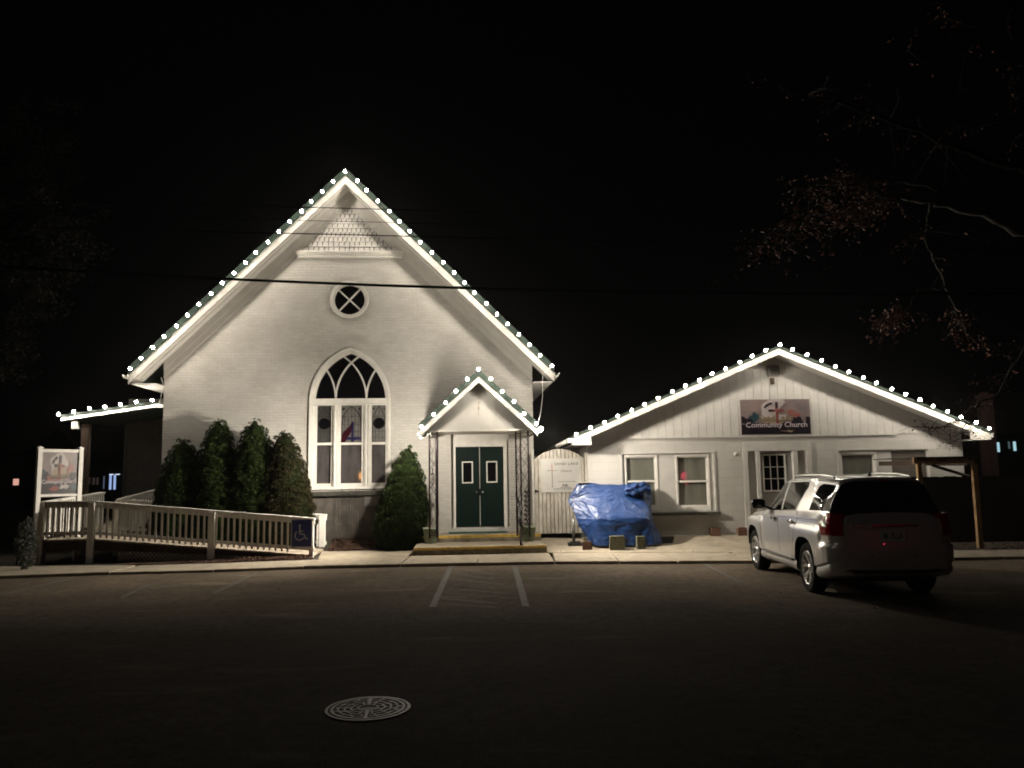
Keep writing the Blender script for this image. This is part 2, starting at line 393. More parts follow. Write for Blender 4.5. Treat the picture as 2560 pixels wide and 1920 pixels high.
M['carpaint'] = mat('silver_paint', (.56,.55,.53), .34, metal=.45, coat=1)
M['carglass'] = mat('car_glass', (.006,.006,.006), .06, spec=.22)
M['carglassd'] = mat('car_privacy_glass', (.003,.003,.003), .05, coat=1)
M['seam'] = mat('panel_gap', (.01,.01,.01), .8)
M['seamlight'] = mat('panel_crease', (.16,.155,.15), .4, metal=.5, coat=1)
M['tail'] = mat('tail_lens', (.30,.003,.006), .12, coat=1)
M['headl'] = mat('head_lens', (.5,.5,.5), .1, coat=1)
M['plate'] = mat('licence_plate_white', (.45,.46,.42), .4)
M['platee'] = mat('licence_emblem', (.12,.16,.18), .5)
M['tyre'] = mat('tyre_rubber', (.010,.0095,.009), .95, spec=.1, bump=.3, bscale=60)
M['alloy'] = mat('alloy_wheel', (.72,.71,.69), .28, metal=.85, coat=.5)
# ================================================================ GROUND
def ground():
    mb = MB(); mb.slab([(-150,-60),(150,-60),(150,300),(-150,300)], -.3, -.06)
    single('ground', mb, M['grass'], 'dark ground around the street and the buildings', 'ground', kind='structure')
    # road surface: from behind the camera to the sidewalk
    def og(px, py): q = at_z(px, py, .055); return (q.x, q.y)
    outer = [(-400,1452),(0,1440),(260,1430),(560,1423),(780,1415),(1029,1410),(1197,1407),(1400,1403.5),(1850,1402),(2200,1397),(2560,1391),(2900,1388)]
    inner = [(-400,1424),(0,1415),(260,1415),(560,1407),(780,1399),(1029,1390.5),(1197,1387),(1400,1381.5),(1850,1381),(2200,1378),(2560,1374),(2900,1372)]
    O = [Vector(og(*p)) for p in outer]; I = [Vector(og(*p)) for p in inner]
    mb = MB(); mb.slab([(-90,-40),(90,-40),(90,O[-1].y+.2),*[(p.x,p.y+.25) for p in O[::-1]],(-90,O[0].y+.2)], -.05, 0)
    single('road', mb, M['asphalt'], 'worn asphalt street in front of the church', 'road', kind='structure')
    # sidewalk slabs
    def lerp_line(P, x):
        for a, b in zip(P, P[1:]):
            if a.x <= x <= b.x: return a.y+(b.y-a.y)*(x-a.x)/(b.x-a.x)
        return P[0].y if x < P[0].x else P[-1].y
    mb = MB(); rnd = random.Random(3)
    joints = [-13.5,-11.6,-9.8]+[og(p,1420)[0] for p in (60,330)]
    xs = [at_z(p, 1400, .055).x for p in (400,610,795,1015,1196,1385,1545,1690,1880,2050,2230,2400,2560,2800)]
    j = sorted([-13,-11.2,-9.6]+xs)
    for a, b in zip(j, j[1:]):
        dz = rnd.uniform(-.008,.008); g = .012; sk = rnd.uniform(-.05,.05)
        p = [(a+g, lerp_line(O,a)), (b-g, lerp_line(O,b)), (b-g+sk, lerp_line(I,b)-.01), (a+g+sk, lerp_line(I,a)-.01)]
        mb.slab(p, -.05, .055+dz)
    single('sidewalk', mb, M['conc'], 'pale concrete sidewalk slabs along the street', 'sidewalk', kind='structure')
    # walkway slab between ramp and steps, apron in front of the hall
    def W(px, py, z=.06): q = at_z(px, py, z); return (q.x, q.y)
    mb = MB()
    mb.slab([W(795,1398),W(1020,1390),W(1040,1372),W(805,1377)], -.05, .064)
    a = [W(1372,1381.5,.06),W(1550,1381,.06),W(1700,1381,.06),W(1880,1381,.06),W(2200,1378,.06)]
    hq = [GF.hit(1345,1345,-.05), GF.hit(1480,1345,-.05), HF.hit(1700,1337,-.02), HF.hit(1850,1334,-.02), HF.hit(2200,1330,-.02)]
    back = [GF.wor((hq[0].x,.1,0))[:2], HF.wor((HF.hit(1480,1345).x,-.0,0))[:2]]+[HF.wor((q.x,-.0,0))[:2] for q in hq[2:]]
    zb = [hq[0].y, hq[1].y]+[q.y for q in hq[2:]]
    nrow = 8
    grid = []
    for r in range(nrow+1):
        t = r/nrow
        grid.append([(p[0]+(q[0]-p[0])*t, p[1]+(q[1]-p[1])*t+.02, .062+(z-.062)*max(0,(t-.25)/.75)**1.3) for p, q, z in zip(a, back, zb)])
    vs = [p for r in grid for p in r]; n = len(a)
    mb.add(vs, [(r*n+c, r*n+c+1, (r+1)*n+c+1, (r+1)*n+c) for r in range(nrow) for c in range(n-1)])
    global APRON; APRON = BVHTree.FromPolygons(vs, [(r*n+c, r*n+c+1, (r+1)*n+c+1, (r+1)*n+c) for r in range(nrow) for c in range(n-1)])
    k = len(vs); mb.add([(p[0],p[1],-.05) for p in grid[0]]+grid[0], [(c, c+1, n+c+1, n+c) for c in range(n-1)])
    single('paved_apron', mb, M['conc'], 'broken concrete apron between sidewalk and hall', 'pavement', kind='structure')
    # bed of soil on the left, in front of church
    mb = MB()
    L = [(p.x, p.y-.02) for p in I[:5]]
    mb.slab([*L, W(812,1400), W(830,1376), W(1035,1371), W(1045,1352), CF.wor((-1.3,.2,0))[:2], CF.wor((-16,.2,0))[:2]], -.05, .035)
    us = [CF.hit(640,1300,-.5).x+(CF.hit(1045,1300,-.5).x-CF.hit(640,1300,-.5).x)*i/24 for i in range(25)]; vv_ = []
    for a_, z_ in ((-1.02,.034),(-.8,.085),(-.5,.16),(-.2,.22),(.02,.25)):
        for u_ in us: q_ = CF.wor((u_, a_, z_+.02*noise.noise(Vector((u_*3, a_*3, 0))))); vv_.append(tuple(q_))
    mb.add(vv_, [(r_*25+c_, r_*25+c_+1, (r_+1)*25+c_+1, (r_+1)*25+c_) for r_ in range(4) for c_ in range(24)], 0, True)
    mb.slab([W(2200,1376),W(2900,1371),(30,24),(14,24),W(2200,1330)], -.05, .05)
    single('soil_bed', mb, M['soilbed'], 'dark planting soil along the church front', 'soil', kind='structure')
    # painted parking lines
    def stripe(pts, w, m, jit=0):
        P = [Vector(at_z(x, y, .004).xy) for x, y in pts]
        d = (P[-1]-P[0]).normalized(); nn = Vector((-d.y, d.x))*w/2
        return [tuple(P[0]+nn), tuple(P[0]-nn), tuple(P[-1]-nn), tuple(P[-1]+nn)]
    mb = MB()
    mb.slab(stripe([(1128,1415),(1081,1518)], .095, 0), .002, .0055); mb.slab(stripe([(1286,1414),(1315,1516)], .10, 0), .002, .0055)
    single('bay_lines', mb, M['paint'], 'two worn white parking bay lines below the steps', 'road marking', kind='structure')
    mb = MB(); rnd = random.Random(5)
    for k in range(8):   # the worn hatching between them
        y = 1424+k*12
        xl = 1125-(y-1415)*.45; xr = 1289+(y-1415)*.28
        mb.slab(stripe([(xl+8+rnd.uniform(0,20), y), (xr-14-rnd.uniform(0,60), y+12)], rnd.uniform(.03,.06), 0), .002, .005)
    for p in ([(642,1432),(532,1484)], [(185,1444),(12,1484)], [(370,1462),(300,1496)], [(1762,1410),(1853,1456)], [(500,1462),(372,1473)]):
        mb.slab(stripe(p, .06, 0), .002, .005)
    single('worn_markings', mb, M['paintf'], 'almost worn away hatching and bay lines', 'road marking', kind='structure')
ground()

def manhole():
    c = at_z(920, 1772, 0); R = .285
    t = thing('manhole_cover', 'round cast iron manhole cover with ringed grid pattern in the road', 'manhole cover', WF, (c.x, c.y, 0), radians(4))
    mb = MB(); mb.lathe([(R*.99,-.01),(R*.99,.003),(0,.003)], 48, smooth=False); obj('lid', mb, M['castdark'], t)
    mb = MB(); mb.lathe([(R+.035,.001),(R+.035,.008),(R+.012,.008),(R+.012,.001)], 64, smooth=False)
    obj('rim', mb, M['cast'], t)
    mb = MB()
    for r, w in ((R*.95,.022),(R*.78,.014),(R*.61,.014),(R*.44,.014),(R*.26,.013)):
        mb.lathe([(r+w/2,.003),(r+w/2,.0095),(r-w/2,.0095),(r-w/2,.003)], 64, smooth=False)
    rad = [.95,.78,.61,.44,.26]; rn = random.Random(1)
    for i in range(4):
        n = (16,13,10,8)[i]
        for k in range(n):
            a = 2*pi*(k+.5*(i%2))/n; r0, r1 = R*rad[i+1], R*rad[i]
            d = Vector((cos(a), sin(a), 0)); nn = Vector((-sin(a), cos(a), 0))*.006
            mb.hexa([d*r0-nn+Vector((0,0,.003)), d*r1-nn+Vector((0,0,.003)), d*r1+nn+Vector((0,0,.003)), d*r0+nn+Vector((0,0,.003))],
                    [d*r0-nn+Vector((0,0,.009)), d*r1-nn+Vector((0,0,.009)), d*r1+nn+Vector((0,0,.009)), d*r0+nn+Vector((0,0,.009))])
    for a in (radians(92), radians(-88)):
        d = Vector((cos(a), sin(a), 0)); nn = Vector((-sin(a), cos(a), 0))*.012; z = Vector((0,0,.003)); Z = Vector((0,0,.0105))
        mb.hexa([d*R*.27-nn+z, d*R*.94-nn+z, d*R*.94+nn+z, d*R*.27+nn+z], [d*R*.27-nn+Z, d*R*.94-nn+Z, d*R*.94+nn+Z, d*R*.27+nn+Z])
    obj('raised_ribs', mb, M['cast'], t)
M['cast'] = mat('cast_iron_worn', (.065,.055,.045), .6, metal=.4, var=.3, vscale=14)
M['castdark'] = mat('cast_iron_dark', (.03,.025,.02), .7, metal=.2)
manhole()

# ================================================================ rake helpers
def rake_band(mb, P0, P1, n0, n1, y0, y1, mi=0, ustart=None, uend=None):
    """band along P0(eave)->P1(apex), offsets n0..n1 measured upward-perpendicular, cut plumb at both ends"""
    d = (P1-P0).normalized(); n = Vector((-d.y, d.x))
    if n.y < 0: n = -n
    def at(u, off):
        q = P0+n*off; t = (u-q.x)/d.x; return (u, (q+d*t).y)
    u0 = P0.x if ustart is None else ustart; u1 = P1.x if uend is None else uend
    q = [at(u0,n0), at(u1,n0), at(u1,n1), at(u0,n1)]
    if u0 > u1: q = [q[1], q[0], q[3], q[2]]
    return mb.plate(q, (), y0, y1, mi)
def arc(c, r, a0, a1, n):
    return [(c[0]+r*cos(a0+(a1-a0)*i/n), c[1]+r*sin(a0+(a1-a0)*i/n)) for i in range(n+1)]
def gothic(xc, a, z0, h, n=14):
    """pointed arch outline from left springing to right springing"""
    R = (h*h+a*a)/(2*a); th = math.acos((R-a)/R)
    Lft = arc((xc+R-a, z0), R, pi, pi-th, n); Rgt = arc((xc-R+a, z0), R, th, 0, n)
    return Lft + Rgt[1:]

# ================================================================ CHURCH
church = thing('church', 'tall white painted brick church with steep gable outlined in lights', 'church', CF)
A = CF.hit(863.5, 428, -.66); L = CF.hit(322, 926, -.66); Rr = CF.hit(1385, 922, -.66)
uL = CF.hit(409, 1000).x; uR = CF.hit(1331.5, 1000).x
# outline of the wall under the soffit
def under(P0, P1, off, u):
    d = (P1-P0).normalized(); n = Vector((-d.y, d.x)); n = n if n.y > 0 else -n
    q = P0+n*off; return (q+d*((u-q.x)/d.x)).y
SO = -.20
zL = under(L, A, SO, uL); zR = under(Rr, A, SO, uR); zA = under(L, A, SO, A.x)
zsill = CF.hit(870, 1231).y
# gothic window
gx0, gz1 = CF.hit(773.5, 1003); gx1 = CF.hit(977, 1003).x; gza = CF.hit(876, 869).y; gxc = (gx0+gx1)/2; ga = (gx1-gx0)/2
gz0 = CF.hit(870, 1223).y
outer = [(gx0, gz0)] + gothic(gxc, ga, gz1, gza-gz1) + [(gx1, gz0)]
# round window
rc = CF.hit(873.5, 749); rr = CF.hit(873.5+49, 749).x - rc.x
# door opening
dx0 = CF.hit(1128, 1200).x; dx1 = CF.hit(1272.5, 1200).x; dz1 = CF.hit(1200, 1080).y; dz0 = CF.hit(1200, 1319).y
wall = MB()
wout = [(uL, 0), (uR, 0), (uR, zR), (A.x, zA), (uL, zL)]
wall.plate(wout, [outer, arc(rc, rr, 0, 2*pi, 40)[:-1], [(dx0,dz0),(dx1,dz0),(dx1,dz1),(dx0,dz1)]], 0, .34)
wall.box(uL, uL+.34, .34, 16, 0, zL-.02); wall.box(uR-.34, uR, .34, 16, 0, zR-.02)
wall.plate(wout, (), 15.7, 16)
obj('wall', wall, M['brick'], church)
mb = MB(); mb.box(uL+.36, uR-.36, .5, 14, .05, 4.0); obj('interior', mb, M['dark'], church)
# relief rings of soldier bricks round the openings
mb = MB()
def voussoirs(path, w, t, step):
    P = [Vector(p) for p in path]; acc = 0; out = []
    for a, b in zip(P, P[1:]):
        l = (b-a).length
        while acc <= l:
            q = a+(b-a)*(acc/l); d = (b-a).normalized(); nn = Vector((-d.y, d.x)); out.append((q, d, nn)); acc += step
        acc -= l
    for q, d, nn in out:
        a = d*(step*.43)
        q0, q1 = q+nn*.004, q+nn*w
        mb.hexa([(q0.x-a.x,-t,q0.y-a.y),(q0.x+a.x,-t,q0.y+a.y),(q1.x+a.x,-t,q1.y+a.y),(q1.x-a.x,-t,q1.y-a.y)],
                [(q0.x-a.x,.01,q0.y-a.y),(q0.x+a.x,.01,q0.y+a.y),(q1.x+a.x,.01,q1.y+a.y),(q1.x-a.x,.01,q1.y-a.y)])
voussoirs(gothic(gxc, ga+.01, gz1, gza-gz1+.01, 24), .21, .009, .075)
obj('brick_arch', mb, M['brick'], church, fixn=True); mb = MB()
voussoirs(gothic(gxc, ga+.235, gz1, gza-gz1+.25, 24), .10, .007, .075)
obj('brick_arch', mb, M['brick'], church, fixn=True); mb = MB()
voussoirs(arc(rc, rr+.005, 2*pi, 0, 48), .12, .008, .075)
obj('brick_ring', mb, M['brick'], church, fixn=True)
# foundation and sill
mb = MB(); mb.box(uL-.02, CF.hit(985,1240).x, -.05, 0, 0, zsill-.03); obj('foundation', mb, M['found'], church)
mb = MB(); s0 = CF.hit(771,1227).x; s1 = CF.hit(985,1227).x
mb.box(s0, s1, -.13, .1, zsill-.075, zsill+.03); obj('stone_sill', mb, M['sill'], church)
# roof
mb = MB()
rake_band(mb, L, A, -.19, .035, -.62, 16.3); rake_band(mb, Rr, A, -.19, .035, -.62, 16.3)
obj('roof', mb, M['roof'], church)
mb = MB()
rake_band(mb, L, A, -.075, .06, -.70, -.62); rake_band(mb, Rr, A, -.075, .06, -.70, -.62)
rake_band(mb, L, A, .035, .06, -.62, 16.3); rake_band(mb, Rr, A, .035, .06, -.62, 16.3)
obj('drip_edge', mb, M['green'], church)
mb = MB()
rake_band(mb, L, A, -.145, -.078, -.655, -.622, uend=A.x); rake_band(mb, Rr, A, -.145, -.078, -.655, -.622)
rake_band(mb, L, A, -.235, -.148, -.675, -.622); rake_band(mb, Rr, A, -.235, -.148, -.675, -.622)
obj('fascia', mb, M['fascia'], church)
mb = MB()
rake_band(mb, L, A, -.21, -.192, -.62, 0, ustart=L.x+.03); rake_band(mb, Rr, A, -.21, -.192, -.62, 0, ustart=Rr.x-.03)
rake_band(mb, L, A, -.228, -.212, -.36, -.335, ustart=L.x+.1); rake_band(mb, Rr, A, -.228, -.212, -.36, -.335, ustart=Rr.x-.1)
for s, P, u in ((1, L, uL), (-1, Rr, uR)):     # level soffit under the side eaves, closed by a gable return board
    z = under(P, A, -.20, P.x); zz = under(P, A, -.20, u)
    mb.plate([(P.x+.1*s, z+.0), (u, zz), (u, z-.12), (u-.04*s, z-.13)], (), -.02, .0) if False else None
    x0, x1 = sorted((P.x+.04*s, u+.02*s)); mb.box(x0, x1, -.60, 16, z-.045, z-.03)
obj('soffit', mb, M['soffit'], church, fixn=True)
mb = MB()
rake_band(mb, L, A, -.36, -.213, -.07, -.003, ustart=uL+.001); rake_band(mb, Rr, A, -.36, -.213, -.07, -.003, ustart=uR-.001)
rake_band(mb, L, A, -.50, -.362, -.045, -.003, ustart=uL+.001); rake_band(mb, Rr, A, -.50, -.362, -.045, -.003, ustart=uR-.001)
obj('frieze', mb, M['soffit'], church)
# gutters along both side eaves
for s, P in ((-1, L), (1, Rr)):
    mb = MB(); z = P.y-.10
    prof = [(0,0),(.02*s,-.09),(.10*s,-.09),(.135*s,0),(.125*s,0),(.095*s,-.08),(.025*s,-.08),(.01*s,0)]
    q = [(P.x+a, z+b) for a, b in prof]
    mb.plate(q, (), -.70, 16.2); obj('gutter', mb, M['white'], church, fixn=True)
if 0: mb = MB(); p = CF.hit(1352, 960, -.3)   # downspout elbow at the right eave, and thin cord below the left eave
if 0: mb.tube([(Rr.x-.02,-.3,Rr.y-.2),(Rr.x-.10,-.2,Rr.y-.45),(uR+.06,-.02,Rr.y-.75),(uR+.06,.1,Rr.y-1.2),(uR+.06,.3,.3)], .035, 6)


# shingled gable with its moulding
tz = CF.hit(875, 636).y; t0 = CF.hit(741, 632).x; t1 = CF.hit(1009, 636).x
mb = MB()
mb.box(t0, t1, -.16, .0, tz+.02, tz+.06); mb.box(t0+.02, t1-.02, -.125, 0, tz-.035, tz+.019); mb.box(t0+.05, t1-.05, -.09, 0, tz-.10, tz-.036)
obj('gable_moulding', mb, M['white'], church)
mb = MB(); rnd = random.Random(11)
row_h = .122; z = tz+.062; kinds = ['sq','sq','hex','hex','hex','sq','sq','rnd','rnd','rnd','rnd','sq','sq','sq','sq']; r = 0
while z < zA-.3:
    kd = kinds[r % len(kinds)]; w = .115 if kd != 'sq' else .13
    u = t0-.1 + (w/2 if r % 2 else 0)
    while u < t1+.1:
        ww = w*(rnd.uniform(.8,1.2) if kd == 'sq' else 1)
        uc = u+ww/2
        lim = min(under(L, A, -.36, uc), under(Rr, A, -.36, uc))
        if z+row_h*.3 < lim and t0 < uc < t1:
            g = .009; x0, x1 = u+g, u+ww-g; hgt = row_h+.05; top = min(z+hgt, lim+.06)
            if kd == 'sq': low = [(x0, z), (x1, z)]
            elif kd == 'hex': low = [(x0, z+.035), (x0+.03, z), (x1-.03, z), (x1, z+.035)]
            else: low = [(uc-(x1-x0)/2*cos(a), z+.045-.045*sin(a)) for a in [pi*i/6 for i in range(7)]]
            n = len(low); q = low+[(x1, top), (x0, top)]; m = len(q)
            def yy(p): return -.016-.044*(top-p[1])/(hgt)
            vs = [(p[0], yy(p), p[1]) for p in q]+[(p[0], -.001, p[1]) for p in q]
            mb.add(vs, [tuple(range(m)), tuple(range(m, 2*m))[::-1]]+[(i,(i+1)%m+0,(i+1)%m+m,i+m)[::-1] for i in range(m)])
            for q_ in range(m-2): mb.m[-(m-q_)] = 1  # butt edges darkened for the shade below each course
        u += ww
    z += row_h; r += 1
fl = MB(); fl.plate([(t0+.02,tz+.061),(t1-.02,tz+.061),(A.x,zA-.35)], (), -.012, -.001); obj('gap_shade_backing', fl, M['shingle_shade'], church)  # dark sheet painting the shade between the shingles
obj('shingle_siding', mb, [M['shingle'], M['shingle_shade']], church, fixn=True)

# round window
w = None
mb = MB(); N = 48
mb.plate(arc(rc, rr-.002, 0, 2*pi, N)[:-1], [arc(rc, rr-.055, 0, 2*pi, N)[:-1]], -.035, .10)
mb.plate(arc(rc, rr-.057, 0, 2*pi, N)[:-1], [arc(rc, rr*.77, 0, 2*pi, N)[:-1]], .02, .12)
w = obj('round_window', mb, M['white'], church)
mb = MB(); R2 = rr*.78
for a in (radians(47), radians(-43)):
    c, s_ = cos(a), sin(a)
    mb.ribbon([(rc.x-R2*c, rc.y-R2*s_), (rc.x+R2*c, rc.y+R2*s_)], .035, .045 if a > 0 else .047, .08)
obj('muntins', mb, M['white'], w)
mb = MB(); mb.plate(arc(rc, rr*.79, 0, 2*pi, N)[:-1], (), .085, .1); obj('pane', mb, M['glass'], w)

# ---- arched window
gw = MB()
def inset(k, zb):   # casing outline inset k
    a = ga-k; h = (gza-gz1)-k*1.05
    return [(gx0+k, zb)]+gothic(gxc, a, gz1, h)+[(gx1-k, zb)]
gw.plate(inset(.002, gz0), [inset(.06, gz0+.03)], -.045, .16)
gw.plate(inset(.062, gz0+.03), [inset(.10, gz0+.06)], -.01, .16)
gw.plate(inset(.102, gz0+.06), [inset(.135, gz0+.08)], .03, .16)
zt = CF.hit(870, 1001).y; zbz = CF.hit(870, 1008).y
gw.box(gx0+.06, gx1-.06, .0, .17, zbz-.04, zt+.05)           # transom bar
gw.box(gx0+.03, gx1-.03, -.03, .17, zbz-.05, zbz-.02)
arched = obj('arched_window', gw, M['white'], church)
ml = [CF.hit(837, 1100).x, CF.hit(914.5, 1100).x]
for x in ml:
    mb = MB(); mb.box(x-.04, x+.04, .005, .16, gz0+.06, zbz-.041); mb.box(x-.012, x+.012, -.012, .004, gz0+.06, zbz-.041)
    obj('mullion', mb, M['white'], arched)
# tracery
mb = MB(); ai = ga-.10; hi = (gza-gz1)-.105; Rg = (hi*hi+ai*ai)/(2*ai)
cL = Vector((gxc+Rg-ai, gz1)); cR = Vector((gxc-Rg+ai, gz1))
def inside(p): return (Vector(p)-cL).length < Rg+.01 and (Vector(p)-cR).length < Rg+.01
for k, x in enumerate(ml):
    for side in (0, 1):
        # a copy of the main arc springing from the mullion
        c = (x+Rg, zt+.04) if side == 0 else (x-Rg, zt+.04)
        pts = []
        for i in range(40):
            t = i*.03; p = (c[0]-Rg*cos(t), c[1]+Rg*sin(t)) if side == 0 else (c[0]+Rg*cos(t), c[1]+Rg*sin(t))
            if not inside(p): break
            pts.append(p)
        if len(pts) > 1: mb.ribbon(pts, .038, .06+.002*(k*2+side), .12)
obj('tracery', mb, M['white'], arched)
mb = MB(); mb.plate(inset(.11, zt), (), .125, .14); obj('upper_glass', mb, M['glass'], arched)
# three sash lights below
zt1 = CF.hit(870, 1013).y; zm0 = CF.hit(870, 1106).y; zm1 = CF.hit(870, 1112).y; zb1 = CF.hit(870, 1208).y
for (a, b, ga_, gb_) in ((783.5,832,791,827),(842,910,851,903.5),(920,968.5,928.5,964.5)):
    x0, x1, g0, g1 = [CF.hit(q, 1100).x for q in (a, b, ga_, gb_)]
    mb = MB(); mb.box(x0,g0,.045,.13,zb1-.065,zt1+.05); mb.box(g1,x1,.045,.13,zb1-.065,zt1+.05)
    for q_ in ((zb1-.065,zb1),(zm0,zm1),(zt1,zt1+.05)): mb.box(g0+.0005,g1-.0005,.046,.129,*q_)
    mb.box(x0, x1, .03, .0445, zm0-.005, zm1+.0)
    sash = obj('sash', mb, M['white'], arched)
    mid = a == 842
    mb = MB(); mb.box(g0-.01, g1+.01, .095, .105, zm1-.01, zt1+.01); obj('leaded_pane', mb, M['stained'] if a != 783.5 else M['stained3'], sash)
    mb = MB(); mb.box(g0-.01, g1+.01, .095, .105, zb1-.01, zm0+.01); obj('lower_pane', mb, M['stained2'], sash)
    mb = MB(); wd = g1-g0; hh = zt1-zm1; xc = (g0+g1)/2; ys, ye = .0885, .0948
    k = 6 if mid else 4
    for i in range(1, k): mb.ribbon([(g0+wd*i/k, zm1), (g0+wd*i/k, zt1-(.25*abs(2*i/k-1)+.02)*hh)], .009, ys, ye)
    for zz in (.18,.34,.52,.72): mb.ribbon([(g0, zm1+hh*zz), (g1, zm1+hh*zz)], .008, ys+.0005, ye)
    mb.ribbon([(g0+.02, zm1)]+[(p[0], p[1]) for p in gothic(xc, wd/2-.02, zm1+hh*.55, hh*.42, 8)]+[(g1-.02, zm1)], .022, ys-.0006, ye)
    for sx in (-1, 1):
        c = (xc+sx*(wd/2-.06 if mid else wd/2-.045), zt1-.085); mb.plate(arc(c, .035 if mid else .03, 0, 2*pi, 12)[:-1], (), ys-.001, ye)
    obj('lead_lines', mb, M['lead'], sash)
    if not mid:
        mb = MB(); mb.plate(arc((xc, zm1+hh*.54), wd*.40, 0, 2*pi, 28)[:-1], (), ys-.003, ye); obj('dark_roundel', mb, M['glass'], sash)
    else:
        mb = MB(); mb.plate([(xc-.0,zm1+.03),(xc+.055,zm1+.03),(xc+.055,zm1+hh*.57),(xc+.03,zm1+hh*.60),(xc,zm1+hh*.54)], (), ys-.004, ye)
        mb.box(xc-.12, xc-.001, ys-.0035, ye, zm1+hh*.13, zm1+hh*.20); mb.box(xc+.056, g1-.004, ys-.0035, ye, zm1+hh*.13, zm1+hh*.20)
        obj('blue_cross', mb, M['blueglass'], sash)
        mb = MB(); mb.plate([(g0+.005,zm1+.02),(g0+.10,zm1+.02),(g0+.13,zm1+hh*.15),(xc-.04,zm1+hh*.26),(xc-.003,zm1+hh*.34),(xc-.003,zm1+hh*.53),(xc-.07,zm1+hh*.46),(g0+.06,zm1+hh*.32),(g0+.01,zm1+hh*.18)], (), ys-.005, ye)
        obj('red_flame', mb, M['redglass'], sash)
# lattice vent in the foundation
mb = MB(); q0 = CF.hit(912, 1264); q1 = CF.hit(951, 1241)
xx0, zz0, xx1, zz1 = q0.x, q0.y, q1.x, q1.y
for i in range(-6, 9):
    for sgn in (1, -1):
        pts = []
        for t in [k/30 for k in range(31)]:
            z_ = zz0+(zz1-zz0)*t; x_ = xx0+i*.055+(sgn*(z_-zz0) if sgn > 0 else (zz1-zz0)-(z_-zz0)); 
            if xx0 <= x_ <= xx1: pts.append((x_, z_))
        if len(pts) > 1: mb.ribbon([pts[0], pts[-1]], .02, -.075+.004*sgn, -.066+.004*sgn)
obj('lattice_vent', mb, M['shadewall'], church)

# ---- doorway
fr = MB(); fx0 = CF.hit(1133.5,1200).x; fx1 = CF.hit(1268,1200).x; ft = CF.hit(1200,1104).y
px0 = CF.hit(1139.3,1200).x; px1 = CF.hit(1260.3,1200).x; pz1 = CF.hit(1200,1116).y; pz0 = CF.hit(1200,1317).y; pm = (px0+px1)/2
fr.plate([(fx0,dz0),(px0,dz0),(px0,pz1),(px1,pz1),(px1,dz0),(fx1,dz0),(fx1,ft),(fx0,ft)], (), .13, .24)
fr.box(fx0-.02, fx1+.02, .11, .24, ft+.002, ft+.035)
fr.box(dx0, dx1, .17, .26, ft+.036, dz1)          # panel over the door
fr.box(dx0+.03, dx1-.03, .155, .169, dz1-.06, dz1-.002)
fr.box(dx0+.0, fx0-.001, .20, .26, dz0, ft+.03); fr.box(fx1+.001, dx1, .20, .26, dz0, ft+.03)
obj('door_frame', fr, M['white'], church)
mb = MB(); mb.box(px0, px1, .10, .3, pz0-.05, pz0-.008); obj('threshold', mb, M['steel'], church)
for k, (a, b, g) in enumerate(((px0+.004, pm-.006, (1155,1182.6)), (pm+.006, px1-.004, (1216.5,1244)))):
    g0 = CF.hit(g[0],1180).x; g1 = CF.hit(g[1],1180).x; gz_0 = CF.hit(1200,1208 if k == 0 else 1207).y; gz_1 = CF.hit(1200,1153).y
    mb = MB(); e = .028
    mb.plate([(a,pz0),(b,pz0),(b,pz1-.004),(a,pz1-.004)], [[(g0+e,gz_0+e),(g1-e,gz_0+e),(g1-e,gz_1-e),(g0+e,gz_1-e)]], .165, .21)
    d = obj('door', mb, M['door'], church)
    mb = MB(); mb.plate([(g0,gz_0),(g1,gz_0),(g1,gz_1),(g0,gz_1)], [[(g0+e,gz_0+e),(g1-e,gz_0+e),(g1-e,gz_1-e),(g0+e,gz_1-e)]], .150, .1645); obj('window_frame', mb, M['white'], d)
    mb = MB(); mb.box(g0+e, g1-e, .185, .195, gz_0+e, gz_1-e); obj('pane', mb, M['glass'], d)
    kx = CF.hit((1192,1207)[k],1230).x; kz = CF.hit(1200,1230.5).y
    mb = MB(); mb.lathe([(.0,.075),(.022,.07),(.030,.055),(.022,.035),(.012,.03),(.012,.01),(.034,.008),(.034,0)], 16, 'Y', (kx,.165,kz)); 
    if k == 1: mb.box(kx-.075, kx-.055, .150, .1645, kz-.09, kz+.09)
    obj('knob', mb, M['chrome'], d)
mb = MB(); mb.box(pm-.005, pm+.005, .155, .175, pz0, pz1-.006); obj('astragal', mb, M['white'], church)

# ---- porch roof, gable, columns
pv = -2.05
PA = CF.hit(1196.5, 934, pv); PL = CF.hit(1047, 1071, pv); PR = CF.hit(1344, 1066, pv)
zp = CF.hit(1196, 1074, pv+.05).y
mb = MB(); rake_band(mb, PL, PA, -.10, .045, pv+.03, .0); rake_band(mb, PR, PA, -.10, .045, pv+.03, .0); obj('porch_roof', mb, M['roof'], church)
mb = MB(); rake_band(mb, PL, PA, -.045, .075, pv-.03, pv+.03); rake_band(mb, PR, PA, -.045, .075, pv-.03, pv+.03)
rake_band(mb, PL, PA, .046, .075, pv+.031, 0); rake_band(mb, PR, PA, .046, .075, pv+.031, 0)
obj('porch_drip_edge', mb, M['green'], church)
mb = MB(); rake_band(mb, PL, PA, -.15, -.048, pv-.01, pv+.028); rake_band(mb, PR, PA, -.15, -.048, pv-.01, pv+.028); obj('porch_fascia', mb, M['fascia'], church)
mb = MB(); g0 = CF.hit(1064,1074,pv+.1).x; g1 = CF.hit(1336,1074,pv+.1).x
def gz(u): return min(under(PL,PA,-.12,u), under(PR,PA,-.12,u))
bx = [g0+.02]+[x for x in [CF.hit(q,1050,pv+.1).x for q in (1090,1110,1131.5,1153.5,1175.5,1197,1218.5,1240.5,1263,1285,1310)]]+[g1-.02]
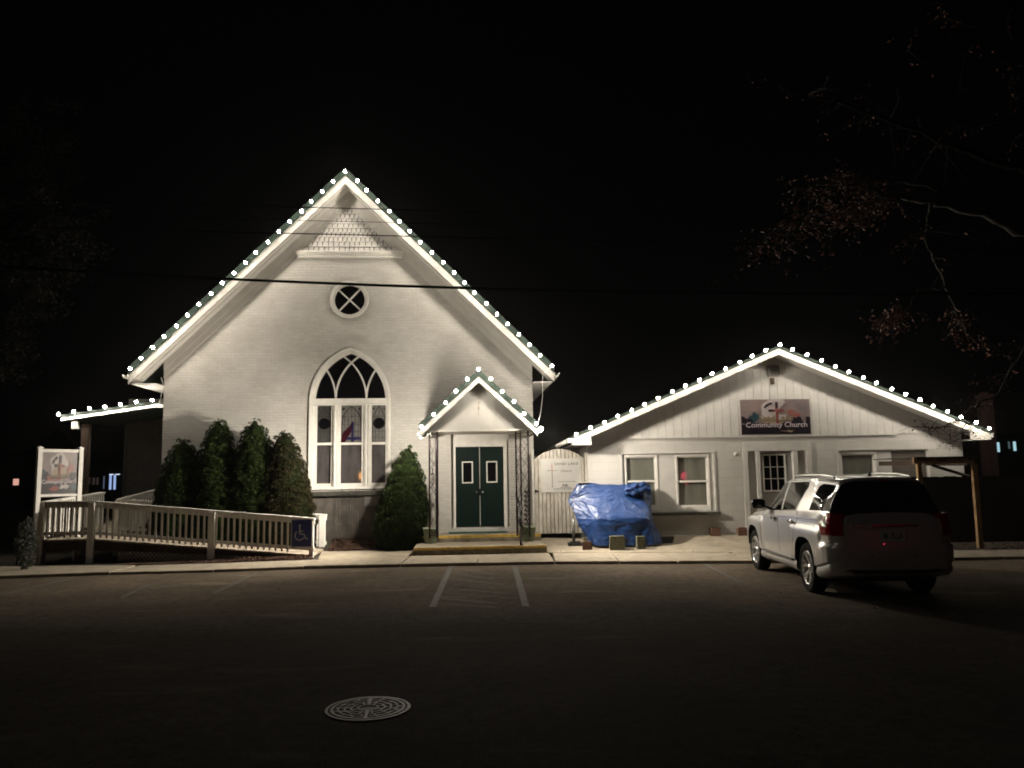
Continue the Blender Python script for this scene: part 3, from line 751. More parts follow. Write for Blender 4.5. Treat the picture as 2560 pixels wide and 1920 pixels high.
for a, b in zip(bx, bx[1:]):
    q = [(a+.003,zp),(b-.003,zp),(b-.003,max(zp+.01,gz(b-.003)))]+([(PA.x,gz(PA.x))] if a < PA.x < b else [])+[(a+.003,max(zp+.01,gz(a+.003)))]
    mb.plate(q, (), pv+.24, pv+.27)
mb.plate([(g0+.02,zp),(g1-.02,zp),(g1-.02,zp+.02),(PA.x,gz(PA.x)),(g0+.02,zp+.02)], (), pv+.271, pv+.29)
obj('porch_gable', mb, M['siding2'] if 'siding2' in M else M['white'], church, fixn=True)
mb = MB(); mb.box(g0+.02, g1-.02, pv+.27, -.001, zp-.002, zp+.02); mb.box(g0, g1, pv+.19, pv+.239, zp-.03, zp+.015)
mb.box(g0+.03, g0+.12, pv+.10, -.001, zp-.09, zp-.003); mb.box(g1-.12, g1-.03, pv+.10, -.001, zp-.09, zp-.003)
obj('porch_ceiling', mb, M['white'], church)
l0 = CF.hitz(1033.5, 1389.5, .05); l1 = CF.hitz(1368.5, 1383.5, .05)
vf = (l0.y+l1.y)/2; uf0, uf1 = l0.x, l1.x; z1 = CF.hit(1200, 1366.5, vf).y
vu = CF.hitz(1200, 1354, z1).y; q0 = CF.hit(1047,1345,vu); q1 = CF.hit(1353,1345,vu); z2 = CF.hit(1200, 1337.5, vu).y
stepz = z2
def iron_column(pxs, parts_v, name='iron_column'):
    mb = MB(); xs = []
    for p, v in zip(pxs, parts_v):
        u = CF.hit(p, 1200, v).x; xs.append((u, v)); mb.box(u-.018, u+.018, v-.018, v+.018, stepz, zp-.03)
    # scroll and vine work between neighbouring posts
    for (u0, v0), (u1, v1) in zip(xs, xs[1:]):
        H = zp-.03-stepz; n = 7
        for k in range(n):
            zc = stepz+.1+(H-.2)*(k+.5)/n; hh = (H-.2)/n/2
            for s in (1, -1):
                pts = []
                for i in range(13):
                    t = -1+2*i/12; w = .5+s*.42*math.cos(t*pi/2)*(1 if abs(t) < 2 else 0)
                    pts.append((u0+(u1-u0)*w, v0+(v1-v0)*w, zc+t*hh))
                mb.tube(pts, .005, 4)
        mb.box(min(u0,u1), max(u0,u1), min(v0,v1)-.006, max(v0,v1)+.006, stepz+.06, stepz+.075)
        mb.box(min(u0,u1), max(u0,u1), min(v0,v1)-.006, max(v0,v1)+.006, zp-.09, zp-.075)
        # bare vine climbing the ironwork
        rn = random.Random(int(u0*100))
        for j in range(7):
            pts = []; a = rn.uniform(0, 6); ww = rn.uniform(.3,.7)
            top = rn.uniform(.5, 1)
            for i in range(26):
                t = i/25*top; w = ww+.42*sin(a+t*rn.uniform(14,17)); w = min(1.15, max(-.15, w))
                pts.append((u0+(u1-u0)*w, v0+(v1-v0)*w-.012+rn.uniform(-.01,.01), stepz+.02+H*t))
            mb.tube(pts, .0028, 3)
    return obj(name, mb, M['iron'], church)
cv = pv+.18
iron_column((1073.6,1094,1090.5), (cv, cv, cv+.28))
iron_column((1322,1302.6,1290.8), (cv, cv, cv+.28)); 
for m in ():
    pass

# ---------------------------------------------------------------- steps
st = thing('entrance_steps', 'two wide concrete steps with worn yellow edges below the green doors', 'steps', CF)
def step(name, x0, x1, y0, y1, z0, z1, seed):
    bm = bmesh.new(); bmesh.ops.create_cube(bm, size=1)
    for v in bm.verts: v.co = Vector((x0+(v.co.x+.5)*(x1-x0), y0+(v.co.y+.5)*(y1-y0), z0+(v.co.z+.5)*(z1-z0)))
    bmesh.ops.bevel(bm, geom=[e for e in bm.edges if abs(e.verts[0].co.z-z1) < 1e-5 or abs(e.verts[1].co.z-z1) < 1e-5], offset=.022, segments=2, affect='EDGES')
    for k in range(48): 
        x = x0+(x1-x0)*k/48; bmesh.ops.bisect_plane(bm, geom=bm.verts[:]+bm.edges[:]+bm.faces[:], plane_co=(x,0,0), plane_no=(1,0,0))
    for zz in (.25,.5,.75): bmesh.ops.bisect_plane(bm, geom=bm.verts[:]+bm.edges[:]+bm.faces[:], plane_co=(0,0,z0+(z1-z0)*zz), plane_no=(0,0,1))
    bm.normal_update()
    for v in bm.verts:
        n = noise.noise(v.co*4+Vector((seed,0,0)))*.010+noise.noise(v.co*13+Vector((seed,0,0)))*.007
        if v.co.y < y0+.05 or v.co.x > x1-.05 or v.co.x < x0+.05: v.co += v.normal*n*1.0
    for f in bm.faces:
        c = f.calc_center_median()
        if (c.y < y0+.07 and c.z > z1-.05): f.material_index = 1
    me = bpy.data.meshes.new(name); bm.to_mesh(me); bm.free()
    for m in (M['conc2'], M['yellow']): me.materials.append(m)
    o = bpy.data.objects.new(name, me); COL.objects.link(o); o.parent = st
step('lower_step', uf0, uf1, vf, vu+.3, .0, z1, 1)
step('upper_step', q0.x, q1.x, vu, .12, z1-.1, z2, 2)
mb = MB(); a = CF.hit(1121,1325,-.6).x; b = CF.hit(1270,1325,-.6).x
mb.box(a, b, -.55, .08, z2+.002, z2+.014); single('doormat', mb, M['mat'], 'dark green doormat on the top step', 'doormat', CF)
mb = MB(); mb.box(px0-.1, px1+.1, .02, .17, z2-.02, pz0-.05); obj('door_base', mb, M['conc2'], st)
# ================================================================ STRING LIGHTS
bm_ = MB(); bm_.lathe([(.0,.050),(.014,.044),(.026,.030),(.030,.010),(.026,-.011),(.015,-.025),(.0,-.027)], 10)
bulb_mesh = None
def light_string(label, fr, pts, v, clip=.10, tail=None):
    """pts: list of (u,z) bulb positions in the plane v"""
    global bulb_mesh
    t = thing('light_string', label, 'string lights', fr, group='strings of white bulbs along the roof edges')
    mb = MB(); P = []
    for i, p in enumerate(pts):
        P.append((p[0], v+clip-.01, p[1]-.02))
        if i+1 < len(pts):
            q = pts[i+1]; P.append(((p[0]+q[0])/2, v+clip-.01, (p[1]+q[1])/2-.035))
    mb.tube(P, .005, 4); obj('cord', mb, M['cord'], t)
    sk = None
    if tail: mb = MB(); mb.tube(tail, .006, 5); obj('lead_cord', mb, M['wcord'], t)
    for p in pts:
        if bulb_mesh is None:
            bulb_mesh = []
            for f_ in (.72, .9, 1.0, 1.12, 1.3):
                o = obj('bulb', bm_, emis('lit_bulb', (1.0,.905,.765), BULB*f_)); bulb_mesh.append(o.data); bpy.data.objects.remove(o)
        o = bpy.data.objects.new('bulb', random.choice(bulb_mesh)); COL.objects.link(o); o.parent = t
        jx, jz = random.uniform(-.018,.018), random.uniform(-.012,.012)
        if sk is None: mb = MB(); mb.tube([(0, clip, -.02), (0, -.005, -.004)], .013, 6); sk = obj('socket', mb, M['cord'], t)
        else: sk = sk.copy(); COL.objects.link(sk)
        sk.location = (p[0]+jx, v, p[1]+jz)
        o.location = (p[0]+jx, v-.045, p[1]+jz); o.rotation_euler = (radians(70+random.uniform(-14,14)), random.uniform(-.25,.25), 0)
def along(fr, a, b, n, v):
    A_ = fr.hit(*a, v); B_ = fr.hit(*b, v); return [A_+(B_-A_)*i/(n-1) for i in range(n)]
bv = -.885
light_string('white bulbs climbing the left slope of the tall church gable', CF, along(CF, (325.5,922.5), (862,431), 20, bv), bv, .19)
light_string('white bulbs descending the right slope of the tall church gable', CF, along(CF, (892,453.5), (1377.5,915.5), 19, bv), bv, .19,
    tail=[CF.wor((0,0,0)) and (CF.hit(1377,917,bv).x, bv+.02, CF.hit(1377,917,bv).y), (CF.hit(1357,936,-.6).x,-.6,CF.hit(1357,936,-.6).y), (CF.hit(1356,990,-1.2).x,-1.2,CF.hit(1356,990,-1.2).y), (CF.hit(1352,1030,-1.7).x,-1.7,CF.hit(1352,1030,-1.7).y),(CF.hit(1345,1056,pv).x,pv-.05,CF.hit(1345,1056,pv).y)])
q = [(54,184),(84.4,154.6),(112.4,125.6),(140,96.2),(168.1,66.8),(197.5,41.2),(225.5,66.8),(254.9,95.2),(284.6,122.2),(311.3,150.9),(341.6,176.9)]
light_string('short run of bulbs over the small porch gable above the green doors', CF, [CF.hit(1000+x, 883+y, pv-.13) for x, y in q], pv-.13)

# ================================================================ FLOOD LIGHTS on the porch eaves
def flood(px, py, v, label, aim, lx, watts, face):
    p = CF.hit(px, py, v); t = thing('flood_light', label, 'flood light', CF, (p.x, v, p.y))
    mb = MB(); mb.lathe([(.035,0),(.045,.01),(.04,.045),(.015,.05)], 14, 'Z', (lx*.9,.05,-.06)); mb.tube([(lx*.9,.05,-.02),(lx*.4,.02,.0),(0,0,0)], .012, 6); obj('mount', mb, M['white'], t)
    d = Vector(face).normalized(); rotm = d.to_track_quat('Z','Y').to_matrix()
    mb = MB(); mb.lathe([(.0,-.13),(.03,-.13),(.04,-.09),(.055,-.02),(.066,.0),(.066,.01),(.058,.01),(.054,-.004)], 18)
    mb.v = [tuple(rotm @ Vector(q)) for q in mb.v]; obj('housing', mb, M['white'], t)
    mb = MB(); mb.lathe([(.0,.012),(.05,.008),(.066,-.002),(.066,-.006)], 18); mb.v = [tuple(rotm @ Vector(q)) for q in mb.v]; obj('lens', mb, M['lens'], t)
    ld = bpy.data.lights.new('flood_lamp', 'SPOT'); ld.energy = watts; ld.color = (1.0,.90,.76); ld.spot_size = radians(132); ld.spot_blend = 1; ld.shadow_soft_size = .05
    lo = bpy.data.objects.new('flood_lamp', ld); COL.objects.link(lo); lo.parent = t; lo.location = d*.03
    lo.rotation_euler = Vector(aim).normalized().to_track_quat('-Z','Y').to_euler()
    l2 = bpy.data.lights.new('flood_spill', 'POINT'); l2.energy = SPILL_A if lx > 0 else SPILL_B; l2.color = (1.0,.90,.76); l2.shadow_soft_size = .05
    lo2 = bpy.data.objects.new('flood_spill', l2); COL.objects.link(lo2); lo2.parent = t; lo2.location = d*.09
flood(1049, 1089, pv+.1, 'flood light under the left corner of the porch roof', (-.96,-.12,-.20), .06, FLOOD_A, (-.7,.1,-.5))
flood(1352, 1073, pv-.03, 'glaring flood light at the right corner of the porch roof', (.8,-.28,-.52), -.07, FLOOD_B, (.62,-.6,-.3))

# ================================================================ SIDE CANOPY (left)
an = thing('side_porch', 'low side porch with lean-to roof and single post left of the church', 'porch', CF)
sv = .35
a0 = CF.hit(153.5,1044,sv); a1 = CF.hit(387,1010,sv); a2 = CF.hit(407,1011,sv+.0)
mb = MB(); hgt = .085
mb.plate([(a0.x,a0.y-hgt),(a1.x,a1.y-hgt),(a1.x,a1.y),(a0.x,a0.y)], (), sv-.03, sv)
mb.plate([(a1.x+.001,a1.y-hgt),(uL-.001,a1.y-.02-hgt),(uL-.001,a1.y-.02),(a1.x+.001,a1.y)], (), sv-.03, sv)
obj('fascia', mb, M['white'], an)
mb = MB(); mb.plate([(a0.x,a0.y-.05),(a1.x,a1.y-.05),(a1.x,a1.y+.03),(a0.x,a0.y+.03)], (), sv+.001, 4.5); mb.plate([(a1.x+.001,a1.y-.05),(uL-.001,a1.y-.04),(uL-.001,a1.y+.03),(a1.x+.001,a1.y+.03)], (), sv+.001, 4.5); obj('roof', mb, M['roof'], an)
mb = MB(); mb.plate([(a0.x,a0.y+.002),(a1.x,a1.y+.002),(a1.x,a1.y+.06),(a0.x,a0.y+.06)], (), sv-.05, sv); obj('drip_edge', mb, M['green'], an)
b0 = CF.hit(188,1058,sv+.2)
mb = MB(); x = CF.hit(211,1150,sv+.2).x; z = a0.y-.15; mb.box(x-.085, x+.085, sv+.15, sv+.32, 0, z); obj('post', mb, M['wood'], an)
mb = MB(); zt_ = a0.y-.08; bx0 = CF.hit(182,1058,sv+.1).x; bx1 = CF.hit(196,1058,sv+.1).x
mb.plate([(bx0,zt_-.20),(bx1+.02,zt_-.20),(bx1-.01,zt_-.01),(bx0,zt_-.01)], (), sv+.02, sv+.15); obj('beam_end', mb, M['white'], an)
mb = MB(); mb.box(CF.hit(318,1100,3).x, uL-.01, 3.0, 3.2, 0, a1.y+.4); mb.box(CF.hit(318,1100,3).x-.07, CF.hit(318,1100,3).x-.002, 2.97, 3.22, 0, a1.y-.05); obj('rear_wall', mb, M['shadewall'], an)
light_string('seven bulbs along the low side porch roof left of the church', CF, [CF.hit(x*.3376, 900+y*.3376, sv-.1) for x, y in [(437,405),(557,383),(667,363),(780,350),(897,332),(1018,315),(1133,300)]], sv-.1,
    tail=[(CF.hit(400,1010,sv).x,sv-.02,a1.y), (CF.hit(403,990,.1).x,.1,CF.hit(403,990,.1).y), (CF.hit(408,960,-.05).x,-.05,CF.hit(408,960,-.05).y),(CF.hit(406,944,-.2).x,-.3,CF.hit(406,944,-.3).y)])

# ================================================================ HALL
hall = thing('church_hall', 'long low white hall with shallow gable, sign and sash windows', 'hall', HF)
hv = -.52
HA = HF.hit(1945.5, 868, hv); HL = HF.hit(1430, 1093.5, hv); HR = HF.hit(2476, 1080.5, hv)
hx0 = HF.hit(1470, 1200).x; hx1 = HF.hit(2408.5, 1150).x
zt_l = under(HL, HA, -.14, hx0); zt_r = under(HR, HA, -.14, hx1); zt_a = under(HL, HA, -.14, HA.x)
def hr(x0, y0, x1, y1, v=0):
    return [tuple(HF.hit(x0,y1,v)), tuple(HF.hit(x1,y1,v)), tuple(HF.hit(x1,y0,v)), tuple(HF.hit(x0,y0,v))]
def hrect(x0, y0, x1, y1, v=0):  # straight rectangle from the centre values
    c = HF.hit((x0+x1)/2, (y0+y1)/2, v); a = HF.hit(x0,(y0+y1)/2,v); b = HF.hit(x1,(y0+y1)/2,v); u = HF.hit((x0+x1)/2,y0,v); d = HF.hit((x0+x1)/2,y1,v)
    return (a.x, b.x, d.y, u.y)
U1 = hrect(1552,1129,1790,1281); U2 = hrect(2096,1120,2329,1281)
dr = hrect(1871,1125,2018,1332); dr = (dr[0], dr[1], .18, dr[3])
def loop(r): return [(r[0],r[2]),(r[1],r[2]),(r[1],r[3]),(r[0],r[3])]
ztrim = HF.hit(1740, 1091).y
mb = MB(); mb.plate([(hx0,0),(hx1,0),(hx1,zt_r),(HA.x,zt_a),(hx0,zt_l)], [loop(U1), loop(U2), loop(dr)], 0, .25)
mb.box(hx0, hx0+.2, .25, 14, 0, zt_l-.02); mb.box(hx1-.2, hx1, .25, 14, 0, zt_r-.02)
obj('wall', mb, M['block'], hall)
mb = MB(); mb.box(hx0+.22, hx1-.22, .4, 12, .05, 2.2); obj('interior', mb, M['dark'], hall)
# vertical board siding in the gable
mb = MB(); bw = .2; u = HF.hit(1480,1080).x
while u < hx1-.05:
    a, b = max(u+.004, hx0+.02), u+bw-.004
    lo = ztrim
    za, zb_ = [min(under(HL,HA,-.15,q), under(HR,HA,-.15,q)) for q in (a, b)]
    if min(za, zb_) > lo+.02:
        q = [(a,lo),(b,lo),(b,zb_)]+([(HA.x, under(HL,HA,-.15,HA.x))] if a < HA.x < b else [])+[(a,za)]
        mb.plate(q, (), -.030, -.001)
    u += bw
obj('board_siding', mb, M['siding'], hall, fixn=True)
mb = MB(); tx0 = HF.hit(1575,1091).x; tx1 = HF.hit(2240,1091).x; mb.box(tx0, tx1, -.045, -.001, ztrim-.035, ztrim-.001); obj('siding_trim', mb, M['siding'], hall)
mb = MB()
for P in (HL, HR): rake_band(mb, P, HA, -.125, .02, hv+.02, 14)
obj('roof', mb, M['groof'], hall)
mb = MB()
for P in (HL, HR): rake_band(mb, P, HA, -.03, .035, hv-.035, hv+.02); rake_band(mb, P, HA, .021, .035, hv+.021, 14)
obj('drip_edge', mb, M['green'], hall)
mb = MB()
for P in (HL, HR): rake_band(mb, P, HA, -.165, -.032, hv-.01, hv+.02)
for P, u in ((HL, HF.hit(1477.6,1100,hv).x), (HR, HF.hit(2427,1100,hv).x)):   # boxed eave returns
    z0_ = under(P, HA, -.165, P.x)-.002
    zz = under(P, HA, -.168, u)
    q = [(P.x, z0_), (u, z0_), (u, zz)]
    if P is HR: q = q[::-1]
    mb.plate(q, (), hv-.008, hv+.02)
    x0, x1 = sorted((P.x, u)); mb.box(x0, x1, hv+.021, -.002, z0_-.0, z0_+.015)
obj('fascia', mb, M['fascia2'], hall, fixn=True)
mb = MB()
for P in (HL, HR): rake_band(mb, P, HA, -.14, -.127, hv+.021, -.001)
for P, e in ((HL, hx0), (HR, hx1)):
    z0_ = under(P, HA, -.165, P.x); x0, x1 = sorted((P.x, e)); mb.box(x0+.01, x1-.01, 0.001, 14, z0_-.0, z0_+.015)
obj('soffit', mb, M['siding'], hall)
mb = MB(); z = HL.y-.11
for P, s in ((HL,-1),(HR,1)):
    q = [(P.x+.004*s, P.y-.02),(P.x+.10*s,P.y-.02),(P.x+.08*s,P.y-.12),(P.x+.02*s,P.y-.12)]
    mb.plate(q, (), hv+.03, 14); obj('gutter', mb, M['white'], hall, fixn=True); mb = MB()
a = HF.hit(1391,1115,.3); b = HF.hit(1424,1101,.0)
mb.tube([(a.x,.3,a.y),(b.x,.0,b.y),(b.x+.2,.05,b.y+.0)], .045, 8)
obj('gutter_outlet', mb, M['white'], hall, fixn=True)
# gable vent and small box
mb = MB(); r = hrect(1917,914,1946,941.5); mb.plate(loop(r), [[(r[0]+.02,r[2]+.02),(r[1]-.02,r[2]+.02),(r[1]-.02,r[3]-.02),(r[0]+.02,r[3]-.02)]], -.07, -.031); v_ = obj('gable_vent', mb, M['ventm'], hall)
mb = MB()
for k in range(7):
    z = r[2]+.03+k*(r[3]-r[2]-.05)/6.6; mb.hexa([(r[0]+.02,-.065,z),(r[1]-.02,-.065,z),(r[1]-.02,-.035,z+.02),(r[0]+.02,-.035,z+.02)], [(r[0]+.02,-.065,z+.006),(r[1]-.02,-.065,z+.006),(r[1]-.02,-.035,z+.026),(r[0]+.02,-.035,z+.026)])
obj('louvre', mb, M['ventm'], v_)
mb = MB(); r = hrect(1924,946,1933.5,961); mb.box(r[0], r[1], -.09, -.031, r[2], r[3]); mb.box(r[0]+.01, r[1]-.01, -.11, -.0901, r[2]+.02, r[3]-.02); obj('sensor_box', mb, M['wood'], hall)
mb = MB(); c = HF.hit(1839,1135); mb.lathe([(.0,.03),(.025,.03),(.03,.02),(.045,.012),(.045,0)], 16, 'Y', (c.x,-.001,c.y)); obj('wall_bracket', mb, M['siding'], hall)

# window units
def unit(U, wins, name='window_surround'):
    hole = []
    for (x0,y0,x1,y1,kind) in wins: hole.append(hrect(x0,y0,x1,y1))
    mb = MB(); e = .045
    mb.plate(loop(U), [loop((U[0]+e,U[1]-e,U[2]+e*.6,U[3]-e))], -.02, .0+.24)
    inn = (U[0]+e+.001,U[1]-e-.001,U[2]+e*.6+.001,U[3]-e-.001)
    mb.plate(loop(inn), [loop(h) for h in hole], .035, .2)
    su = obj(name, mb, M['siding'], hall)
    for h, (x0,y0,x1,y1,kind) in zip(hole, wins):
        if kind == 'board':
            mb = MB(); mb.box(h[0]+.001,h[1]-.001,.06,.09,h[2]+.001,h[3]-.001); obj('boarded_panel', mb, M['boardp'], su); continue
        e = .045; mid = HF.hit(0, 1203, 0); zm = HF.hit((x0+x1)/2, 1203 if kind == 'sash' else 1203, 0).y
        mb = MB(); mb.plate(loop((h[0]+.001,h[1]-.001,h[2]+.001,h[3]-.001)), [loop((h[0]+e,h[1]-e,h[2]+.075,h[3]-e))], .02, .12)
        mb.plate(loop((h[0]+e+.001,h[1]-e-.001,h[2]+.076,h[3]-e-.001)), [loop((h[0]+e+.03,h[1]-e-.03,zm+.02,h[3]-e-.03)), loop((h[0]+e+.03,h[1]-e-.03,h[2]+.125,zm-.02))], .05, .13)
        mb.box(h[0]+e+.001,h[1]-e-.001,.043,.0499,zm-.025,zm+.018)
        w = obj('window', mb, M['white'], su)
        g0, g1 = h[0]+e+.02, h[1]-e-.02
        mb = MB(); mb.box(g0, g1, .092, .10, zm+.01, h[3]-e-.02); obj('upper_pane', mb, M['curtain'], w)
        mb = MB(); mb.box(g0, g1, -.004, .004, -(zm-.01-h[2]-.11)/2, (zm-.01-h[2]-.11)/2)
        lp = obj('lower_pane', mb, M['curtain'], w, loc=((0),.096,(zm-.01+h[2]+.11)/2)); lp.rotation_euler = (radians(LOWER_TILT),0,0)
LOWER_TILT = .0
unit(U1, [(1562,1137,1646,1276,'sash'), (1690,1136,1776,1276,'sash')])
unit(U2, [(2103,1130,2196,1276,'sash'), (2234,1128,2322,1276,'board')])
mb = MB()
for U, k in ((U1,.01),(U2,.01)): mb.box(U[0]-.06, U[1]+.06, -.09, -.002, U[2]-.075, U[2]-.0)
obj('window_sill', mb, M['sill'], hall)

# door alcove
s0, s1, s2, s3 = [HF.hit(x,1180).x for x in (1858.5,1870.5,2018.5,2031)]
ztop = HF.hit(1940,1105).y
mb = MB(); mb.box(s0, s1-.001, -.025, -.001, .2, ztop); mb.box(s2+.001, s3, -.025, -.001, .2, ztop); mb.box(s1, s2, -.025, .05, dr[3]-.02, ztop)
j = [HF.hit(x,1180).x for x in (1891.5,1901,1984.5,1995.5)]
mb.box(j[0], j[1], -.02, .16, .2, dr[3]-.021); mb.box(j[2], j[3], -.02, .16, .2, dr[3]-.021)
mb.box(dr[0], j[0]-.001, .09, .16, .2, dr[3]-.021); mb.box(j[3]+.001, dr[1], .09, .16, .2, dr[3]-.021)
obj('door_surround', mb, M['siding'], hall)
g = hrect(1913,1138,1966,1226); e = .02
mb = MB(); mb.plate([(j[1]+.002,.2),(j[2]-.002,.2),(j[2]-.002,dr[3]-.022),(j[1]+.002,dr[3]-.022)], [loop(g)], .10, .15)
d = obj('door', mb, M['doorg'], hall)
mb = MB(); mb.plate(loop((g[0]-.03,g[1]+.03,g[2]-.03,g[3]+.03)), [loop((g[0]+.004,g[1]-.004,g[2]+.004,g[3]-.004))], .085, .0999)
for k in (1,2):
    x = g[0]+(g[1]-g[0])*k/3; z = g[2]+(g[3]-g[2])*k/3; mb.box(x-.007, x+.007, .104, .13, g[2], g[3]); mb.box(g[0], g[1], .106, .128, z-.007, z+.007)
obj('window_frame', mb, M['white'], d)
mb = MB(); mb.box(g[0], g[1], .131, .14, g[2], g[3]); obj('pane', mb, M['glass'], d)
mb = MB(); mb.lathe([(0,.07),(.025,.06),(.03,.045),(.012,.03),(.012,.01),(.03,.005),(.03,0)], 14, 'Y', (j[2]-.08,.10,1.15)); obj('knob', mb, M['steel'], d)

HB = [(-15, -15)]
light_string('white bulbs climbing the left slope of the low hall gable', HF, along(HF, (1440,1086), (1946.6,863), 16, hv-.2), hv-.2, .17)
light_string('white bulbs descending the right slope of the low hall gable', HF, along(HF, (1981,875.5), (2470.5,1071), 15, hv-.2), hv-.2, .17)

# ================================================================ printed church signs (flat artwork on real boards)
def art(mb, x0, x1, z0, z1, y, seed):
    W_, H_ = x1-x0, z1-z0; rn = random.Random(seed)
    def P(a, b): return (x0+W_*a, z0+H_*b)
    k = [0]
    def blob(cx, cy, rx, ry, mi, n=26, rough=.35):
        k[0] += 1; yy = y-.0004*k[0]; pts = []
        for i in range(n):
            t = 2*pi*i/n; r = 1+rough*noise.noise(Vector((cos(t)*1.3+seed+cx*9, sin(t)*1.3+cy*7, k[0])))*1.6
            a = min(.995, max(.005, cx+rx*r*cos(t))); b = min(.995, max(.005, cy+ry*r*sin(t))); pts.append(P(a, b))
        c = P(min(.99,max(.01,cx)), min(.99,max(.01,cy)))
        vs = [(p[0], yy, p[1]) for p in pts]+[(c[0], yy, c[1])]
        mb.add(vs, [(i, (i+1) % n, n) for i in range(n)], mi)
    def bar(a0, b0, a1, b1, mi):
        k[0] += 1; yy = y-.0004*k[0]; p, q = P(a0,b0), P(a1,b1); mb.add([(p[0],yy,p[1]),(q[0],yy,p[1]),(q[0],yy,q[1]),(p[0],yy,q[1])], [(0,1,2,3)], mi)
    return P, blob, bar, k
def sign_mats():
    return [M['art_bg'], M['art_light'], M['art_dark'], M['art_teal'], M['art_red'], M['art_black'], M['art_brown'], M['art_text'], M['art_glow']]
def art_mat(name, c1, c2, sc=3):
    return mat(name, c1, .35, col2=c2, vscale=sc, coat=.3)
M['art_bg'] = art_mat('print_sky', (0.259,0.192,0.171), (0.114,0.099,0.109), 2.2)
M['art_light'] = art_mat('print_pale_cloud', (0.408,0.381,0.394), (0.34,0.292,0.258), 3)
M['art_dark'] = art_mat('print_dark_ground', (.016,.010,.017), (.006,.005,.009), 5)
M['art_teal'] = art_mat('print_teal_cloud', (0.025,0.084,0.092), (0.021,0.023,0.038), 7)
M['art_red'] = art_mat('print_red_cloud', (0.262,0.069,0.052), (0.178,0.105,0.09), 5)
M['art_black'] = art_mat('print_black', (.03,.012,.018), (.015,.008,.012))
M['art_brown'] = art_mat('print_rust', (0.24,0.04,0.028), (0.128,0.024,0.024), 7)
M['art_text'] = mat('print_lettering', (.50,.45,.47), .4)
M['art_glow'] = art_mat('print_sand', (0.3,0.24,0.15), (0.204,0.156,0.12), 6)
def church_print(mb, x0, x1, z0, z1, y, wide=True):
    P, blob, bar, k = art(mb, x0, x1, z0, z1, y, 3)
    if wide:
        blob(.50,.70,.17,.36,1); blob(.42,.60,.14,.22,1); blob(.56,.85,.10,.18,1)
        blob(.75,.74,.17,.20,0); 
        for i in range(12): blob(.0+i/11,.13,.09,.20,2)
        blob(.16,.42,.09,.12,3); blob(.20,.52,.06,.10,3); blob(.11,.33,.07,.13,2); blob(.02,.40,.05,.12,2)
        blob(.73,.60,.055,.10,4); blob(.80,.55,.06,.06,4); blob(.80,.34,.09,.16,2); blob(.97,.36,.05,.14,2)
        blob(.45,.36,.14,.10,8); blob(.37,.40,.10,.07,8); blob(.55,.34,.05,.05,8)
        for q in ((.355,.78),(.375,.82),(.395,.845),(.42,.87),(.44,.875)): blob(q[0], q[1], .018, .035, 5)
        bar(.50,.70,.54,.92,5); bar(.40,.64,.47,.71,5); bar(.47,.645,.50,.705,6); bar(.54,.65,.59,.70,6); blob(.60,.68,.025,.03,6)
        bar(.505,.30,.545,.65,6); blob(.522,.70,.025,.045,4)
        blob(.28,.10,.12,.07,2); blob(.66,.09,.07,.03,8, rough=.9)
        yy = y-.0004*(k[0]+3)
        for dx, dz, m, o in ((.006,-.012,5,0),(0,0,7,1)):
            X = lambda a: x0+(x1-x0)*a+dx; Z = lambda b: z0+(z1-z0)*b+dz
            text_mb(mb, 'Sand Lake', X(.265), X(.745), Z(.385), Z(.56), yy-.0008*o, m if o == 0 else 8, bold=.012)
            text_mb(mb, 'Community Church', X(.065), X(.945), Z(.155), Z(.345), yy-.0008*o, m, bold=.012)
    else:
        blob(.48,.70,.24,.30,1); blob(.50,.50,.22,.20,8, rough=.2); blob(.85,.75,.14,.2,0)
        for i in range(9): blob(.02+i/8.3,.10,.10,.17,2)
        blob(.05,.50,.11,.12,3); blob(.10,.38,.10,.12,2); blob(.80,.60,.09,.12,4); blob(.87,.42,.12,.09,2); blob(.33,.36,.20,.07,4); blob(.35,.12,.12,.06,6); blob(.65,.17,.10,.06,1, rough=.8); blob(.9,.16,.09,.08,3)
        for q in ((.30,.76),(.33,.80),(.37,.84),(.40,.87)): blob(q[0], q[1], .03, .032, 5)
        bar(.475,.74,.53,.93,5); bar(.34,.64,.43,.72,5); bar(.52,.645,.62,.70,6); bar(.47,.30,.515,.66,6); blob(.49,.70,.04,.045,4)
        bar(.25,.375,.75,.392,5)
        yy = y-.0004*(k[0]+3)
        for dx, dz, m, o in ((.004,-.006,5,0),(0,0,7,1)):
            X = lambda a: x0+(x1-x0)*a+dx; Z = lambda b: z0+(z1-z0)*b+dz
            text_mb(mb, 'Sand Lake', X(.24), X(.76), Z(.40), Z(.50), yy-.0008*o, m if o == 0 else 8, bold=.01)
            text_mb(mb, 'Community Church', X(.02), X(.97), Z(.22), Z(.345), yy-.0008*o, m, bold=.015)
c = HF.hit(1938.5,1042,-.05); a = HF.hit(1852,1042,-.05).x; b = HF.hit(2025.5,1042,-.05).x; zt2 = HF.hit(1938,998.3,-.05).y; zb2 = HF.hit(1940,1085.5,-.05).y
t = thing('hall_sign', 'printed church name sign with cross and clouds on the hall gable', 'sign', HF, (0,-.05,0))
mb = MB(); mb.box(a, b, 0, .017, zb2, zt2); obj('board', mb, M['art_bg'], t)
mb = MB(); church_print(mb, a, b, zb2, zt2, -.0015); obj('print', mb, sign_mats(), t)

